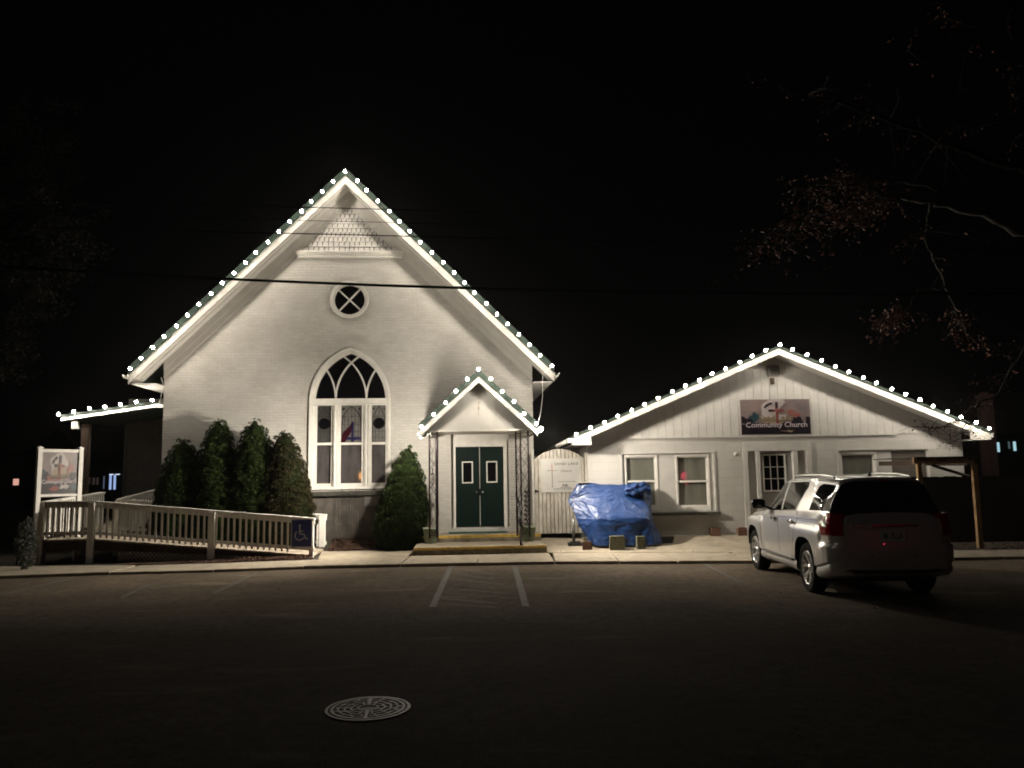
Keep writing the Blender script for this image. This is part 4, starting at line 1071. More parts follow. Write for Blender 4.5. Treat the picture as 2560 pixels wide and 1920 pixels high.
# bulletin sign at the ramp
p = at_d(93, 1253, 17.25); q = at_d(196, 1253, 17.95)
dv = Vector((q.x-p.x, q.y-p.y)); yaw = atan2(dv.y, dv.x); W_ = dv.length
t = thing('post_sign', 'white framed church sign on two square posts behind the ramp', 'sign', WF, (p.x, p.y, 0), yaw)
ztp = at_d(95,1120,17.25).z
mb = MB(); mb.box(-.045,.045,-.045,.045,0,ztp); mb.box(-.055,.055,-.055,.055,ztp,ztp+.02); mb.lathe([(.06,.02),(.0,.05)],4,'Z',(0,0,ztp)); obj('post', mb, M['white'], t)
mb = MB(); mb.box(W_-.045,W_+.045,-.045,.045,0,ztp); mb.box(W_-.055,W_+.055,-.055,.055,ztp,ztp+.02); mb.lathe([(.06,.02),(.0,.05)],4,'Z',(W_,0,ztp)); obj('post', mb, M['white'], t)
zpb = at_d(140,1235,17.6).z; zpt = at_d(140,1131,17.6).z
mb = MB(); mb.box(.046,W_-.046,-.03,.03,zpt,zpt+.065); mb.box(.046,W_-.046,-.03,.03,zpb-.055,zpb); obj('rail', mb, M['white'], t)
mb = MB(); mb.box(.046,W_-.046,-.008,.008,zpb+.001,zpt-.001); obj('board', mb, M['art_bg'], t)
mb = MB(); church_print(mb, .05, W_-.05, zpb+.003, zpt-.003, -.0095, False); obj('print', mb, sign_mats(), t)

# ================================================================ GATE between the buildings
gt = thing('arched_gate', 'white board gate with arched top between church and hall', 'gate', GF)
gv = 0
x0 = GF.hit(1337,1240).x; x1 = GF.hit(1462,1240).x; zb_ = GF.hit(1400,1333).y; ztop = GF.hit(1403,1122.5).y; zs = GF.hit(1337,1153).y
def gtop(u):
    c = (x0+x1)/2; h = ztop-zs; a = (x1-x0)/2+.04; R_ = (h*h+a*a)/(2*h); return ztop-R_+sqrt(max(0, R_*R_-(u-c)**2))
mb = MB(); n = 13; pw = (x1-x0)/n
for k in range(n):
    a, b = x0+k*pw+.005, x0+(k+1)*pw-.009
    us = [b+(a-b)*i/4 for i in range(5)]
    mb.plate([(a,zb_),(b,zb_)]+[(u, gtop(u)) for u in us], (), -.012, .012)
obj('board', mb, M['gate'], gt, fixn=True)
mb = MB(); mb.box(x0, x1, .013, .05, zb_+.1, zb_+.2); mb.box(x0, x1, .013, .05, 1.5, 1.6); obj('brace', mb, M['wood'], gt)
mb = MB(); zl = GF.hit(1340,1228).y; mb.box(x0-.02,x0+.09,-.03,-.0125,zl-.02,zl+.02); mb.box(x0+.0,x0+.03,-.05,-.031,zl-.04,zl+.04); obj('latch', mb, M['iron'], gt)
mb = MB(); px = GF.hit(1463,1240).x; px_ = GF.hit(1470.5,1240).x; mb.box(px+.005,px_+.01,-.05,.06,.08,GF.hit(1466,1131).y); single('gate_post', mb, M['gate'], 'white post between arched gate and hall corner', 'post', GF, group=None)
mb = MB(); a = GF.hit(1330.5,1240,.05).x; b = GF.hit(1336,1240,.05).x; mb.box(a,b,-.05,.1,.08,GF.hit(1333,1123).y); single('gate_pier', mb, M['brick'], 'narrow white pier between arched gate and church corner', 'pier', GF)
# painted sign board on the gate
s = thing('gate_sign', 'white painted board on gate with service time and thin cross', 'sign', GF, (0,-.013,0))
sx0, sx1 = GF.hit(1352,1190).x, GF.hit(1452.5,1190).x; sz0, sz1 = GF.hit(1400,1231).y, GF.hit(1400,1146).y
mb = MB(); mb.box(sx0, sx1, -.016, -.0005, sz0, sz1); obj('board', mb, M['gatesign'], s)
def gp(cx, cy): q = GF.hit(1320+cx*.1387, 1120+cy*.1387, -.03); return q.x, q.y
mb = MB()
for tx, (ax, ay), (bx_, by), bo in (('SAND LAKE',(475,310),(905,258),.0),('Church',(600,432),(780,392),.0),('Sunday Worship',(548,620),(860,592),.01),('9:30',(618,698),(715,650),.03),('EVERYONE WELCOME',(475,752),(905,722),.01)):
    p = gp(ax, ay); q = gp(bx_, by); text_mb(mb, tx, p[0], q[0], p[1], q[1], -.018, bold=bo)
p = gp(585,716); q = gp(778,706); mb.box(p[0],q[0],-.018,-.0161,p[1],q[1])
obj('lettering', mb, M['ink'], s)
mb = MB(); p = gp(335,413); q = gp(545,404); mb.box(p[0],q[0],-.0195,-.0161,p[1],q[1]); p = gp(440,716); q = gp(449,400); mb.box(p[0]-.006,p[0]+.006,-.019,-.0161,p[1],q[1]); obj('cross', mb, M['ink'], s)
mb = MB(); p = gp(430,402); q = gp(437,280); mb.box(p[0]-.003,p[0]+.009,-.019,-.0161,p[1]+.003,q[1]); obj('cross_top', mb, M['crossred'], s)  # upper part of the cross in red

# ================================================================ POTS, RAIL, CHIME
def pot(px, py, label, seed):
    q = Vector((CF.hit(px, py-20, vu-.2).x, vu-.2))
    t = thing('flower_pot', label, 'flower pot', CF, (q.x, q.y, z1), group=None)
    mb = MB(); mb.lathe([(.0,0),(.125,0),(.13,.01),(.168,.30),(.178,.30),(.180,.36),(.165,.36),(.160,.31),(.0,.31)], 28); obj('pot_body', mb, M['pot'], t)
    mb = MB(); mb.lathe([(.158,.325),(.1,.335),(.0,.34)], 20); obj('soil', mb, M['soil'], t)
    mb = MB(); rn = random.Random(seed)
    for k in range(34):
        a = rn.uniform(0, 2*pi); r = rn.uniform(.0,.12); h = rn.uniform(.05,.30 if k%4==0 else .14)
        b = Vector((r*cos(a), r*sin(a), .33)); e = b+Vector((rn.uniform(-.05,.05), rn.uniform(-.05,.05), h))
        mb.tube([b, (b+e)/2+Vector((rn.uniform(-.015,.015),0,0)), e], [.003,.002,.001], 3)
    obj('dry_stems', mb, M['dry'], t); return q
pot(1076.5, 1354, 'pale green pot of dry stems at the left end of the steps', 3)
pr = pot(1321, 1351.5, 'pale green pot with twisted stake at the right end of the steps', 8)
# twisted black ribbon stake standing in the right pot
mb = MB(); zz0, zz1 = z1+.30, CF.hit(1318,1228,pr.y).y; n = 90; vs = []; fs = []
for i in range(n+1):
    a = i/n*2*pi*4.0; z = zz0+(zz1-zz0)*i/n
    vs += [(.062*cos(a), .062*sin(a), z), (.02*cos(a+.6), .02*sin(a+.6), z+.035), (-.062*cos(a), -.062*sin(a), z), (-.02*cos(a+.6), -.02*sin(a+.6), z+.035)]
for i in range(n):
    o = i*4; fs += [(o,o+4,o+5,o+1),(o+2,o+6,o+7,o+3)]
mb.add(vs, fs); mb.tube([(0,0,zz0-.1),(0,0,zz1+.02)], .008, 6)
single('twisted_stake', mb, M['iron'], 'black spiral garden stake standing in the right pot', 'garden stake', CF, (pr.x-.03, pr.y, 0))
# black tubular handrail
n0 = CF.hitz(1302.5, 1362.5, z1); zf = CF.hit(1302,1270,n0.y).y
n1v = n0.y+1.3; zr_ = CF.hit(1293.7,1231,n1v).y; nx1 = CF.hit(1293.7,1300,n1v).x
t = thing('handrail', 'black metal handrail rising beside the green doors on the right', 'handrail', CF, (n0.x, n0.y, z1))
mb = MB(); mb.tube([(0,0,0),(0,0,zf-z1-.02)], .027, 10); mb.lathe([(.0,.012),(.055,.012),(.055,0)],16); obj('post', mb, M['blackgloss'], t)
dx, dy = nx1-n0.x, 1.3
mb = MB(); mb.tube([(dx,dy,z2-z1-.25),(dx,dy,zr_-z1-.02)], .025, 10); obj('post', mb, M['blackgloss'], t)
h0, h1 = zf-z1, zr_-z1
mb = MB(); mb.tube([(0,-.20,h0-.20),(0,-.24,h0-.13),(0,-.21,h0-.06),(0,-.10,h0-.02),(dx*.5,dy*.5,(h0+h1)/2),(dx,dy+.12,h1+.01),(dx,dy+.22,h1-.02),(dx,dy+.24,h1-.1)], .025, 10); obj('rail', mb, M['blackgloss'], t)
mb = MB(); mb.tube([(0,0,h0*.5),(dx,dy,h1*.5+.05)], .012, 8); obj('lower_rail', mb, M['blackgloss'], t)
# wind chime
q = CF.hit(1081.5,1174,cv-.03)
t = thing('wind_chime', 'small dark wind chime hanging at the left iron column', 'wind chime', CF, (q.x, cv-.05, q.y))
mb = MB(); mb.tube([(0,0,.5),(0,0,0)], .0025, 4); mb.tube([(0,0,-.08),(0,0,-.42)], .002, 4); obj('cord', mb, M['iron'], t)
mb = MB(); mb.lathe([(.0,.03),(.012,.02),(.016,-.01),(.008,-.03),(.01,-.06),(.045,-.11),(.048,-.12),(.0,-.118)], 14); obj('top_cap', mb, M['iron'], t)
for k in range(5):
    a = 2*pi*k/5; L_ = .20+.03*k; mb = MB(); mb.tube([(.033*cos(a),.033*sin(a),-.14),(.033*cos(a),.033*sin(a),-.14-L_)], .007, 6); obj('chime_tube', mb, M['iron'], t)
# dry twig ornament on the porch gable
q = CF.hit(1196.5,1020,pv+.22); t_ = MB(); rn = random.Random(4)
for k in range(16):
    a = rn.uniform(-.9,.9); L_ = rn.uniform(.05,.13); z = rn.uniform(-.10,.12)
    t_.tube([(0,0,z),(L_*sin(a)*.7,-.01,z+L_*cos(a))], [.003,.001], 3)
t_.tube([(0,0,-.17),(.004,0,.0),(0,0,.16)], .005, 4)
single('twig_ornament', t_, M['dry'], 'small dry twig cross hanging on the porch gable', 'ornament', CF, (q.x, pv+.22, q.y))
# ================================================================ RAMP
rf = CF.hitz(783, 1392, .06); rb = CF.hitz(803, 1373, .08)
vF, vB = rf.y, rb.y
uA = CF.hit(98,1300,vF).x; uB = CF.hit(232,1300,vF).x; uE = CF.hit(783,1300,vF).x
zdA = CF.hit(112,1349,vF).y; zdE = CF.hit(770,1388,vF).y
zc0 = (CF.hit(88,1254,vF).y+CF.hit(225,1253,vF).y)/2; zc1 = CF.hit(790,1295,vF).y
ramp = thing('wheelchair_ramp', 'long white wooden wheelchair ramp with balustrades left of the steps', 'ramp', CF)
def deck_z(u):
    if u <= uB: return zdA
    return zdA+(zdE-zdA)*(u-uB)/(uE-uB)
uBk = CF.hit(294,1247,vB).x; uEb = CF.hit(806,1300,vB).x
mb = MB(); u = uA; rn = random.Random(2)
while u < uE:
    v = min(u+.135, uE); za, zb__ = deck_z(u), deck_z(v); dz = rn.uniform(-.003,.003)
    y0, y1 = vF-.04, vB+.03
    mb.hexa([(u,y0,za-.035),(v,y0,zb__-.035),(v,y1,zb__-.035),(u,y1,za-.035)], [(u,y0,za+dz),(v,y0,zb__+dz),(v,y1,zb__+dz),(u,y1,za+dz)])
    u += .142
obj('deck', mb, M['deck'], ramp)
mb = MB()
mb.plate([(uA,zdA-.24),(uB,zdA-.24),(uE,max(.02,zdE-.2)),(uE,zdE-.037),(uB,zdA-.037),(uA,zdA-.037)], (), vF-.02, vF+.02)
obj('stringer', mb, M['wood'], ramp)
# second flight going back to the side door
uW1 = uBk; uW0 = uA-.05; zC = zdA+.20
mb = MB(); y = vB+.035
while y < 1.6:
    y2 = y+.135; t0_, t1_ = [(q-vB)/(1.6-vB) for q in (y, y2)]
    mb.hexa([(uW0,y,zdA-.035+.2*t0_),(uW1,y,zdA-.035+.2*t0_),(uW1,y2,zdA-.035+.2*t1_),(uW0,y2,zdA-.035+.2*t1_)], [(uW0,y,zdA+.2*t0_),(uW1,y,zdA+.2*t0_),(uW1,y2,zdA+.2*t1_),(uW0,y2,zdA+.2*t1_)]); y += .142
obj('upper_deck', mb, M['deck'], ramp)
def railing(p0, p1, z0, z1, dz0, dz1, name='railing', n=None, mt='ramp', sp=.135, skip=None, capw=.07):
    """p0,p1 plan points, z cap heights, dz deck heights; balusters as sub-parts"""
    p0, p1 = Vector(p0), Vector(p1); d = p1-p0; Ln = d.length; e = d/Ln; nn = Vector((-e.y, e.x))
    def bar(za0, za1, h, w, off=0, off2=None):
        a, b = p0-nn*w+nn*off, p1-nn*w+nn*off; c_, d_ = p1+nn*w+nn*off, p0+nn*w+nn*off
        lo = [(a.x,a.y,za0-h),(b.x,b.y,za1-h),(c_.x,c_.y,za1-h),(d_.x,d_.y,za0-h)]
        return lo, [(q[0],q[1],q[2]+h) for q in lo]
    mb = MB(); mb.hexa(*bar(z0, z1, .036, capw)); r = obj(name, mb, M[mt], ramp)
    mb = MB(); mb.hexa(*bar(z0-.037, z1-.037, .10, .02, .0)); obj('top_rail', mb, M[mt], r)
    mb = MB(); mb.hexa(*bar(dz0+.16, dz1+.16, .07, .02, .0)); obj('bottom_rail', mb, M[mt], r)
    n = n or int(Ln/sp)
    for k in range(n):
        t = (k+.5)/n
        if skip and skip[0] < t < skip[1]: continue
        q = p0+d*t; zt_ = z0+(z1-z0)*t-.05; zb_ = dz0+(dz1-dz0)*t+.035
        w = .019; o1 = q-nn*.040
        a = [(o1-e*w-nn*.018), (o1+e*w-nn*.018), (o1+e*w+nn*.018), (o1-e*w+nn*.018)]
        mb = MB(); mb.hexa([(v.x,v.y,zb_) for v in a], [(v.x,v.y,zt_) for v in a]); obj('baluster', mb, M[mt], r)
    return r
def post(p, z0, z1, par=None, w=.05, mt='ramp'):
    mb = MB(); mb.box(p[0]-w, p[0]+w, p[1]-w, p[1]+w, z0, z1); return obj('post', mb, M[mt], par or ramp)
railing((uA,vF), (uB,vF), zc0, zc0, zdA, zdA, n=9, mt='weather')
railing((uB+.0,vF), (uE+.04,vF), zc0, zc1, zdA, zdE, n=37, skip=(.885,1.0))
zb0 = CF.hit(294,1247,vB).y; zb1 = CF.hit(815,1286,vB).y
railing((uBk,vB), (uEb+.1,vB), zb0, zb1, deck_z(uBk), zdE, n=36)
post((uA+.02,vF+.0), 0, zc0-.037, w=.10, mt='weather'); post((uB,vF-.045), 0, zc0-.037, w=.065)
xp = CF.hit(532,1300,vF).x; t = (xp-uB)/(uE-uB); post((xp,vF-.045), 0, zc0+(zc1-zc0)*t-.037, w=.068)
post((uE-.03,vF), 0, zc1-.037, w=.045)
post((uEb,vB), 0, zb1-.037, w=.068); post((uBk+.02,vB), 0, zb0-.037, w=.06)
xm = (uBk+uEb)/2; post((xm,vB+.03), 0, (zb0+zb1)/2-.037, w=.06)
# side rails of the upper flight
e0 = CF.hit(257,1230,.2); r = railing((uA,vF+.05), (e0.x,.2), zc0, e0.y, zdA, zdA+.16, n=24)
e1 = CF.hit(388,1223,-.1); r = railing((uBk,vB+.02), (e1.x,-.1), zb0, e1.y, zdA, zdA+.15, n=14)
# lattice skirt
mb = MB(); lx0 = CF.hit(292,1370,vF).x; lx1 = CF.hit(640,1370,vF).x
def lat(mb, x0, x1, zl, zh, y):
    sp = .085; k = int((x0-3)/sp)
    while k*sp < x1+3:
        for sg in (1,-1):
            c = k*sp; seg = []
            N_ = 60
            for i in range(N_+1):
                z = .0+.75*i/N_; x = c+sg*(z-.3)
                if x0 < x < x1 and zl(x) < z < zh(x): seg.append((x, z))
            if len(seg) > 2: mb.ribbon([seg[0], seg[-1]], .026, y+.004*sg, y+.004*sg+.005)
        k += 1
lat(mb, lx0, lx1, lambda x: .04, lambda x: deck_z(x)-.10, vF+.035)
obj('lattice_skirt', mb, M['weather'], ramp)
# accessibility sign on the end of the ramp
t = thing('accessible_sign', 'blue wheelchair symbol sign on the end of the ramp balustrade', 'sign', CF, (0,vF-.075,0))
a = CF.hit(727.5,1333,vF-.075).x; b = CF.hit(781,1333,vF-.075).x; zt_ = CF.hit(754,1298,vF-.075).y; zb_ = CF.hit(754,1368.5,vF-.075).y
mb = MB(); mb.box(a,b,.0,.02,zb_,zt_); obj('backing', mb, M['weather'], t)
mb = MB(); mb.box(a+.018,b-.018,-.004,-.0005,zb_+.018,zt_-.018); obj('blue_panel', mb, M['blue'], t)
def sp_(cx, cy): q = CF.hit(540+cx*.1447, 1220+cy*.1447, vF-.08); return (q.x, q.y)
mb = MB(); c = sp_(1450,650); mb.plate(arc(c, .024, 0, 2*pi, 16)[:-1], (), -.0065, -.0045)
mb.ribbon([sp_(1447,665), sp_(1447,745), sp_(1442,790), sp_(1520,800), sp_(1556,882), sp_(1592,870)], .026, -.0064, -.0045)
mb.ribbon([sp_(1447,748), sp_(1508,746)], .020, -.0068, -.0045)
c = sp_(1445,820); R_ = abs(sp_(1525,830)[0]-c[0]); mb.ribbon([(c[0]+R_*cos(q), c[1]+R_*sin(q)) for q in [radians(125+ (335-125)*i/24) for i in range(25)]], .022, -.0071, -.0045)
obj('wheelchair_symbol', mb, M['symbol'], t)

# ================================================================ CONIFER BUSHES
def spruce(label, apex, base_l, base_r, by, v, group, seed, m='spruce', power=.75, twin=None, dens=1.0):
    base = CF.hitz((base_l+base_r)/2, by, .04) if v is None else None
    if v is None: v = base.y
    ap = CF.hit(apex[0], apex[1], v); uc = CF.hit((base_l+base_r)/2, 1300, v).x; r = (CF.hit(base_r,1300,v).x-CF.hit(base_l,1300,v).x)/2
    H = ap.y; lean = ap.x-uc; rn = random.Random(seed)
    t = thing('conifer_bush', label, 'conifer bush', CF, (uc, v, 0), group=group)
    mb = MB(); mb.tube([(0,0,0),(lean*.4,0,H*.4),(lean*.8,0,H*.8)], [.06,.04,.015], 8); obj('trunk', mb, M['bark'], t)
    def rad(s): return r*(max(0,(1-s))**power)*(1-.35*max(0,.18-s)/.18)
    mb = MB(); blobs = []
    rows = max(9, int(H/.15))
    for i in range(rows):
        s = (i+.5)/rows; z = .08+s*(H-.10); R_ = rad(s); n = max(1, int(2*pi*R_/.17))
        for k in range(n):
            a = 2*pi*(k+rn.random()*.7)/n+i; rr_ = R_*rn.uniform(.86,1.0); br = rn.uniform(.085,.145)*(.35+.65*min(1,R_/.42))
            blobs.append((lean*s+rr_*cos(a), rr_*sin(a), z+rn.uniform(-.05,.05), br))
    if twin:
        tq = CF.hit(twin[0], twin[1], v); hx, hz = tq.x-uc, tq.y
        for i in range(12):
            s = i/12; blobs.append((hx*(1-.1*s)+rn.uniform(-.02,.02)+.05*s, rn.uniform(-.08,.08)-.05*s, hz-.05-s*.6, .05+.09*s))
    blobs.append((lean, 0, H-.05, .035)); blobs.append((lean, 0, H-.12, .05))
    # dark inner body
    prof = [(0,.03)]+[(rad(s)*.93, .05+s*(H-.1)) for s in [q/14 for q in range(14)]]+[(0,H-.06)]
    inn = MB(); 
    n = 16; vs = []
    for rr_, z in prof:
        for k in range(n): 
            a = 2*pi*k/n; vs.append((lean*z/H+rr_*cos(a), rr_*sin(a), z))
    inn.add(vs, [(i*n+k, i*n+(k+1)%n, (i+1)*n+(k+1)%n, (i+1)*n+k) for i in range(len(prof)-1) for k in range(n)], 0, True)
    for (x, y, z, br) in blobs:
        nb = int(150*dens*(br/.11)**2)
        out = Vector((x-lean*z/H, y, .25)).normalized() if abs(x)+abs(y) > .01 else Vector((0,0,1))
        for k in range(nb):
            d = Vector((rn.gauss(0,1), rn.gauss(0,1), rn.gauss(0,1))).normalized()
            if d.dot(out) < -.3: d = -d
            p = Vector((x,y,z))+d*br*rn.uniform(.84,1.0)
            tang = (d+Vector((rn.uniform(-.7,.7), rn.uniform(-.7,.7), rn.uniform(-.1,.9)))).normalized()
            side = tang.cross(d); side = side.normalized() if side.length > .05 else tang.orthogonal().normalized()
            L_ = rn.uniform(.020,.036); w = rn.uniform(.006,.011)
            a = p-tang*L_*.4; b = p+tang*L_*.6
            mb.add([a-side*w, a+side*w, b+side*w*.4, b-side*w*.4], [(0,1,2,3)])
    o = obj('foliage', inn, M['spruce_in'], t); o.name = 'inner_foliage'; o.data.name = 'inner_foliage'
    o2 = obj('foliage', mb, M[m], t)
    return t
G_ = 'row of four conifer bushes behind the ramp'
spruce('shortest rounded conifer bush at the church corner', (460,1095), 370, 532, 1330, -.62, G_, 21, power=.48)
spruce('twin topped conifer bush behind the ramp', (546,1045), 464, 628, 1330, -.62, G_, 22, power=.54, twin=(564,1052))
spruce('tall single topped conifer bush beside the twin topped one', (636.5,1044), 552, 722, 1330, -.60, G_, 23, power=.54)
spruce('wide browning conifer bush just left of the arched window', (710,1074), 626, 798, 1330, -.62, G_, 24, m='spruce2', power=.54)
spruce('bright green conifer bush between arched window and green doors', (1022,1112), 925, 1077, 1360, -.80, None, 25, power=.62, dens=1.35)
# low bush at the far left end of the ramp
mb = MB(); rn = random.Random(9); c = at_d(66, 1345, 16.2)
for k in range(1400):
    d = Vector((rn.gauss(0,1), rn.gauss(0,1), rn.gauss(0,1))).normalized()*rn.uniform(.5,1); p = Vector((d.x*.20, d.y*.22, .55+d.z*.52))
    a = Vector((rn.gauss(0,1), rn.gauss(0,1), rn.gauss(0,1))).normalized(); b = a.orthogonal().normalized()
    mb.add([p-a*.03, p+b*.016, p+a*.03, p-b*.016], [(0,1,2,3)])
for k in range(7): mb.tube([(rn.uniform(-.05,.05),rn.uniform(-.05,.05),0),(rn.uniform(-.15,.15),rn.uniform(-.15,.15),.7)], [.012,.005], 4)
single('small_bush', mb, M['greyleaf'], 'small dim bush at the far left end of the ramp', 'bush', WF, (c.x, c.y, 0))

# wooden post before the window
q = CF.hitz(874, 1345, .04); zt_ = CF.hit(879,1190,q.y).y
mb = MB(); mb.hexa([(-.055,-.045,0),(.055,-.045,0),(.055,.045,0),(-.055,.045,0)], [(-.0,-.045,zt_),(.085,-.045,zt_),(.085,.045,zt_),(-.0,.045,zt_)])
single('wooden_post', mb, M['wood'], 'dark wooden post leaning in front of the arched window', 'post', CF, (q.x, q.y, 0))
# small wire flower fence at the sill
mb = MB(); rn = random.Random(6)
for k in range(9):
    x = CF.hit(853+k*6.5,1200,-.25).x; zz = zsill+rn.uniform(.03,.12); mb.tube([(x,0,.0),(x+rn.uniform(-.02,.02),0,zz)], .006, 4)
mb.tube([(CF.hit(853,1200,-.25).x,0,zsill+.02),(CF.hit(905,1200,-.25).x,0,zsill+.03)], .005, 4)
single('garden_stakes', mb, M['iron'], 'thin black wire garden stakes under the arched window', 'garden stakes', CF, (0,-.25,0), kind=None)

# ================================================================ TARP AND CLUTTER
def APZ(x, y):
    h = APRON.ray_cast(Vector((x, y, 5)), Vector((0,0,-1))); return h[0].z if h[0] else .064
def tarp():
    def P(cx, cy, d): 
        w = at_d(1400+cx*.1537, 1180+cy*.1537, d); return w
    rows = [
     [(470,1150,18.75),(560,1186,18.5),(700,1196,18.42),(1000,1197,18.40),(1300,1190,18.40),(1560,1178,18.45),(1675,1135,18.7)],
     [(400,1000,18.80),(500,1000,18.6),(625,985,18.47),(950,990,18.43),(1250,980,18.43),(1500,960,18.5),(1620,990,18.75)],
     [(300,840,18.85),(440,800,18.70),(605,768,18.50),(950,745,18.46),(1250,752,18.46),(1450,778,18.52),(1540,870,18.8)],
     [(230,650,18.95),(400,640,18.85),(560,650,18.66),(850,640,18.64),(1160,640,18.64),(1430,640,18.70),(1490,700,18.85)],
     [(180,560,19.05),(370,520,18.98),(540,520,18.85),(800,500,18.83),(1060,480,18.85),(1400,520,18.90),(1480,600,19.0)],
     [(125,480,19.15),(345,400,19.10),(520,400,19.02),(760,370,19.0),(985,368,19.0),(1360,440,19.05),(1490,520,19.1)],
     [(160,400,19.2),(330,290,19.15),(480,290,19.12),(750,290,19.12),(1010,300,19.12),(1330,320,19.15),(1480,400,19.2)],
     [(215,310,19.25),(325,215,19.2),(470,205,19.2),(780,230,19.22),(1060,240,19.22),(1330,230,19.22),(1470,300,19.25)],
     [(285,190,19.3),(330,180,19.3),(460,182,19.3),(800,214,19.33),(1080,215,19.33),(1370,170,19.33),(1460,260,19.33)],
     [(290,260,19.42),(340,230,19.45),(460,230,19.45),(800,260,19.45),(1080,260,19.45),(1370,220,19.45),(1450,320,19.45)],
     [(300,900,19.42),(340,900,19.45),(460,900,19.45),(800,900,19.45),(1080,900,19.45),(1370,900,19.45),(1450,900,19.45)]]
    G = [[P(*q) for q in r] for r in rows]; nr, nc = len(G), len(G[0]); S_ = 14
    org = P(950,1190,18.9); org.z = 0
    def cr(a, b, c, d, t): # light Catmull-Rom, mixed with linear so the folds stay taut
        k = .5*((2*b)+(c-a)*t+(2*a-5*b+4*c-d)*t*t+(3*b-a-3*c+d)*t**3); return k*.45+(b+(c-b)*t)*.55
    def ev(i, j):
        r, fr_ = min(int(i), nr-2), 0; fr_ = i-r; c, fc = min(int(j), nc-2), 0; fc = j-c; vals = []
        for rr in (r-1, r, r+1, r+2):
            rr = min(max(rr,0),nr-1); q = [G[rr][min(max(c+k,0),nc-1)] for k in (-1,0,1,2)]; vals.append(cr(*q, fc))
        return cr(*vals, fr_)
    NI, NJ = (nr-1)*S_, (nc-1)*S_; vs = []
    for a in range(NI+1):
        for b in range(NJ+1):
            i, j = a/S_, b/S_; p = ev(i, j)
            e = .002; du = ev(min(i+e,nr-1.001), j)-ev(max(i-e,0), j); dv = ev(i, min(j+e,nc-1.001))-ev(i, max(j-e,0)); n = dv.cross(du)
            n = n.normalized() if n.length > 1e-9 else Vector((0,-1,0))
            if n.y > 0 and i < 7: n = -n
            w = p*1.0
            h = 0
            # drag folds fanning from the lifted point and the corners
            for (ci, cj, ph, fr_, am) in ((5,4,.3,15,.016),(2,5,.0,13,.014),(2,2,1.2,12,.016),(7.6,1.2,.8,14,.014),(7.5,5,2.,19,.030),(5,0.3,1,12,.03)):
                di, dj = i-ci, j-cj; ds = sqrt(di*di+dj*dj)+.05; an_ = atan2(di, dj)
                h += am*(1-abs(sin(an_*fr_/2+ph)))**3*math.exp(-ds/1.6)*min(1, ds*1.6)*1.6
            h += .012*noise.noise(w*5)+.014*abs(noise.noise(w*9+Vector((3,1,7))))+.006*noise.noise(w*21)
            if i < 2: h += .022*sin(j*7+2*noise.noise(w*3))*(1-i/2)*(.4+.6*(j > 4.7 or j < 1.5))+.02*noise.noise(w*4+Vector((9,0,0)))
            p = p+n*h
            if p.z < .6 and p.z < APZ(p.x, p.y)+.006: p.z = APZ(p.x, p.y)+.006+.008*noise.noise(w*8)
            vs.append(tuple(p-org))
    fs = [(a*(NJ+1)+b, (a+1)*(NJ+1)+b, (a+1)*(NJ+1)+b+1, a*(NJ+1)+b+1) for a in range(NI) for b in range(NJ)]
    mb = MB(); mb.add(vs, fs, 0, True)
    # bunched loose corner at the top right
    t = thing('tarp', 'crumpled blue tarp draped over a bulky shape against the hall', 'tarp', WF, org)
    obj('sheet', mb, M['tarp'], t)
    mb = MB(); rn = random.Random(12); c = P(1270,290,19.02)-org
    n = 22; m = 26; vs = []
    for i in range(m+1):
        s = i/m
        for k in range(n):
            a = 2*pi*k/n
            r = .085+.05*sin(s*pi)+.028*sin(a*5+s*5)+.02*noise.noise(Vector((cos(a)*2, sin(a)*2, s*7)))*2
            if i in (0, m): r *= .6
            vs.append((c.x+(s-.5)*.62, c.y+r*.9*cos(a), c.z+.10*(s-.3)-.25*max(0,s-.75)+r*sin(a)+.02*sin(s*19)))
    mb.add(vs, [(i*n+k, (i+1)*n+k, (i+1)*n+(k+1)%n, i*n+(k+1)%n) for i in range(m) for k in range(n)], 0, True)
    mb.add([vs[k] for k in range(n)], [tuple(range(n))]); mb.add([vs[m*n+k] for k in range(n)], [tuple(range(n))[::-1]])
    obj('bunched_corner', mb, M['tarp'], t)
    # things on and around it
    p = P(375,165,19.25); mb = MB(); mb.box(-.13,.13,-.1,.08,-.018,.018); single('plank', mb, M['greywood'], 'grey plank lying on the top left of the blue tarp', 'plank', WF, p, radians(3))
    def block(x0, x1, y0, y1, d, label, m, seed, group=None, depth=.10, name='concrete_block'):
        a, b = P(x0,(y0+y1)/2,d), P(x1,(y0+y1)/2,d); zt_ = P((x0+x1)/2,y0,d).z; w = (b.x-a.x)/2
        bm = bmesh.new(); bmesh.ops.create_cube(bm, size=1)
        z0 = APZ((a.x+b.x)/2, d)-.004
        for v in bm.verts: v.co = Vector((v.co.x*2*w, v.co.y*depth, (v.co.z+.5)*(zt_-z0)))
        bmesh.ops.bevel(bm, geom=bm.edges[:], offset=.008, segments=2, affect='EDGES')
        me = bpy.data.meshes.new(name); bm.to_mesh(me); bm.free(); me.materials.append(m)
        o = bpy.data.objects.new(name, me); COL.objects.link(o); o.location = ((a.x+b.x)/2, d+depth/2, z0); o.rotation_euler = (0,0,radians(random.uniform(-4,4)))
        tag(o, label, 'concrete block' if 'block' in name else 'brick', group)
    block(815,1057,1045,1192,18.12,'wide mossy concrete block holding down the tarp front',M['cblock'],1,'concrete blocks in front of the tarp',.20)
    block(1250,1392,1048,1188,18.14,'narrow upright concrete block holding down the tarp front',M['cblock'],2,'concrete blocks in front of the tarp',.18)
    block(378,457,1060,1128,18.72,'small pale block left of the blue tarp',M['cblock'],3,'concrete blocks in front of the tarp',.12)
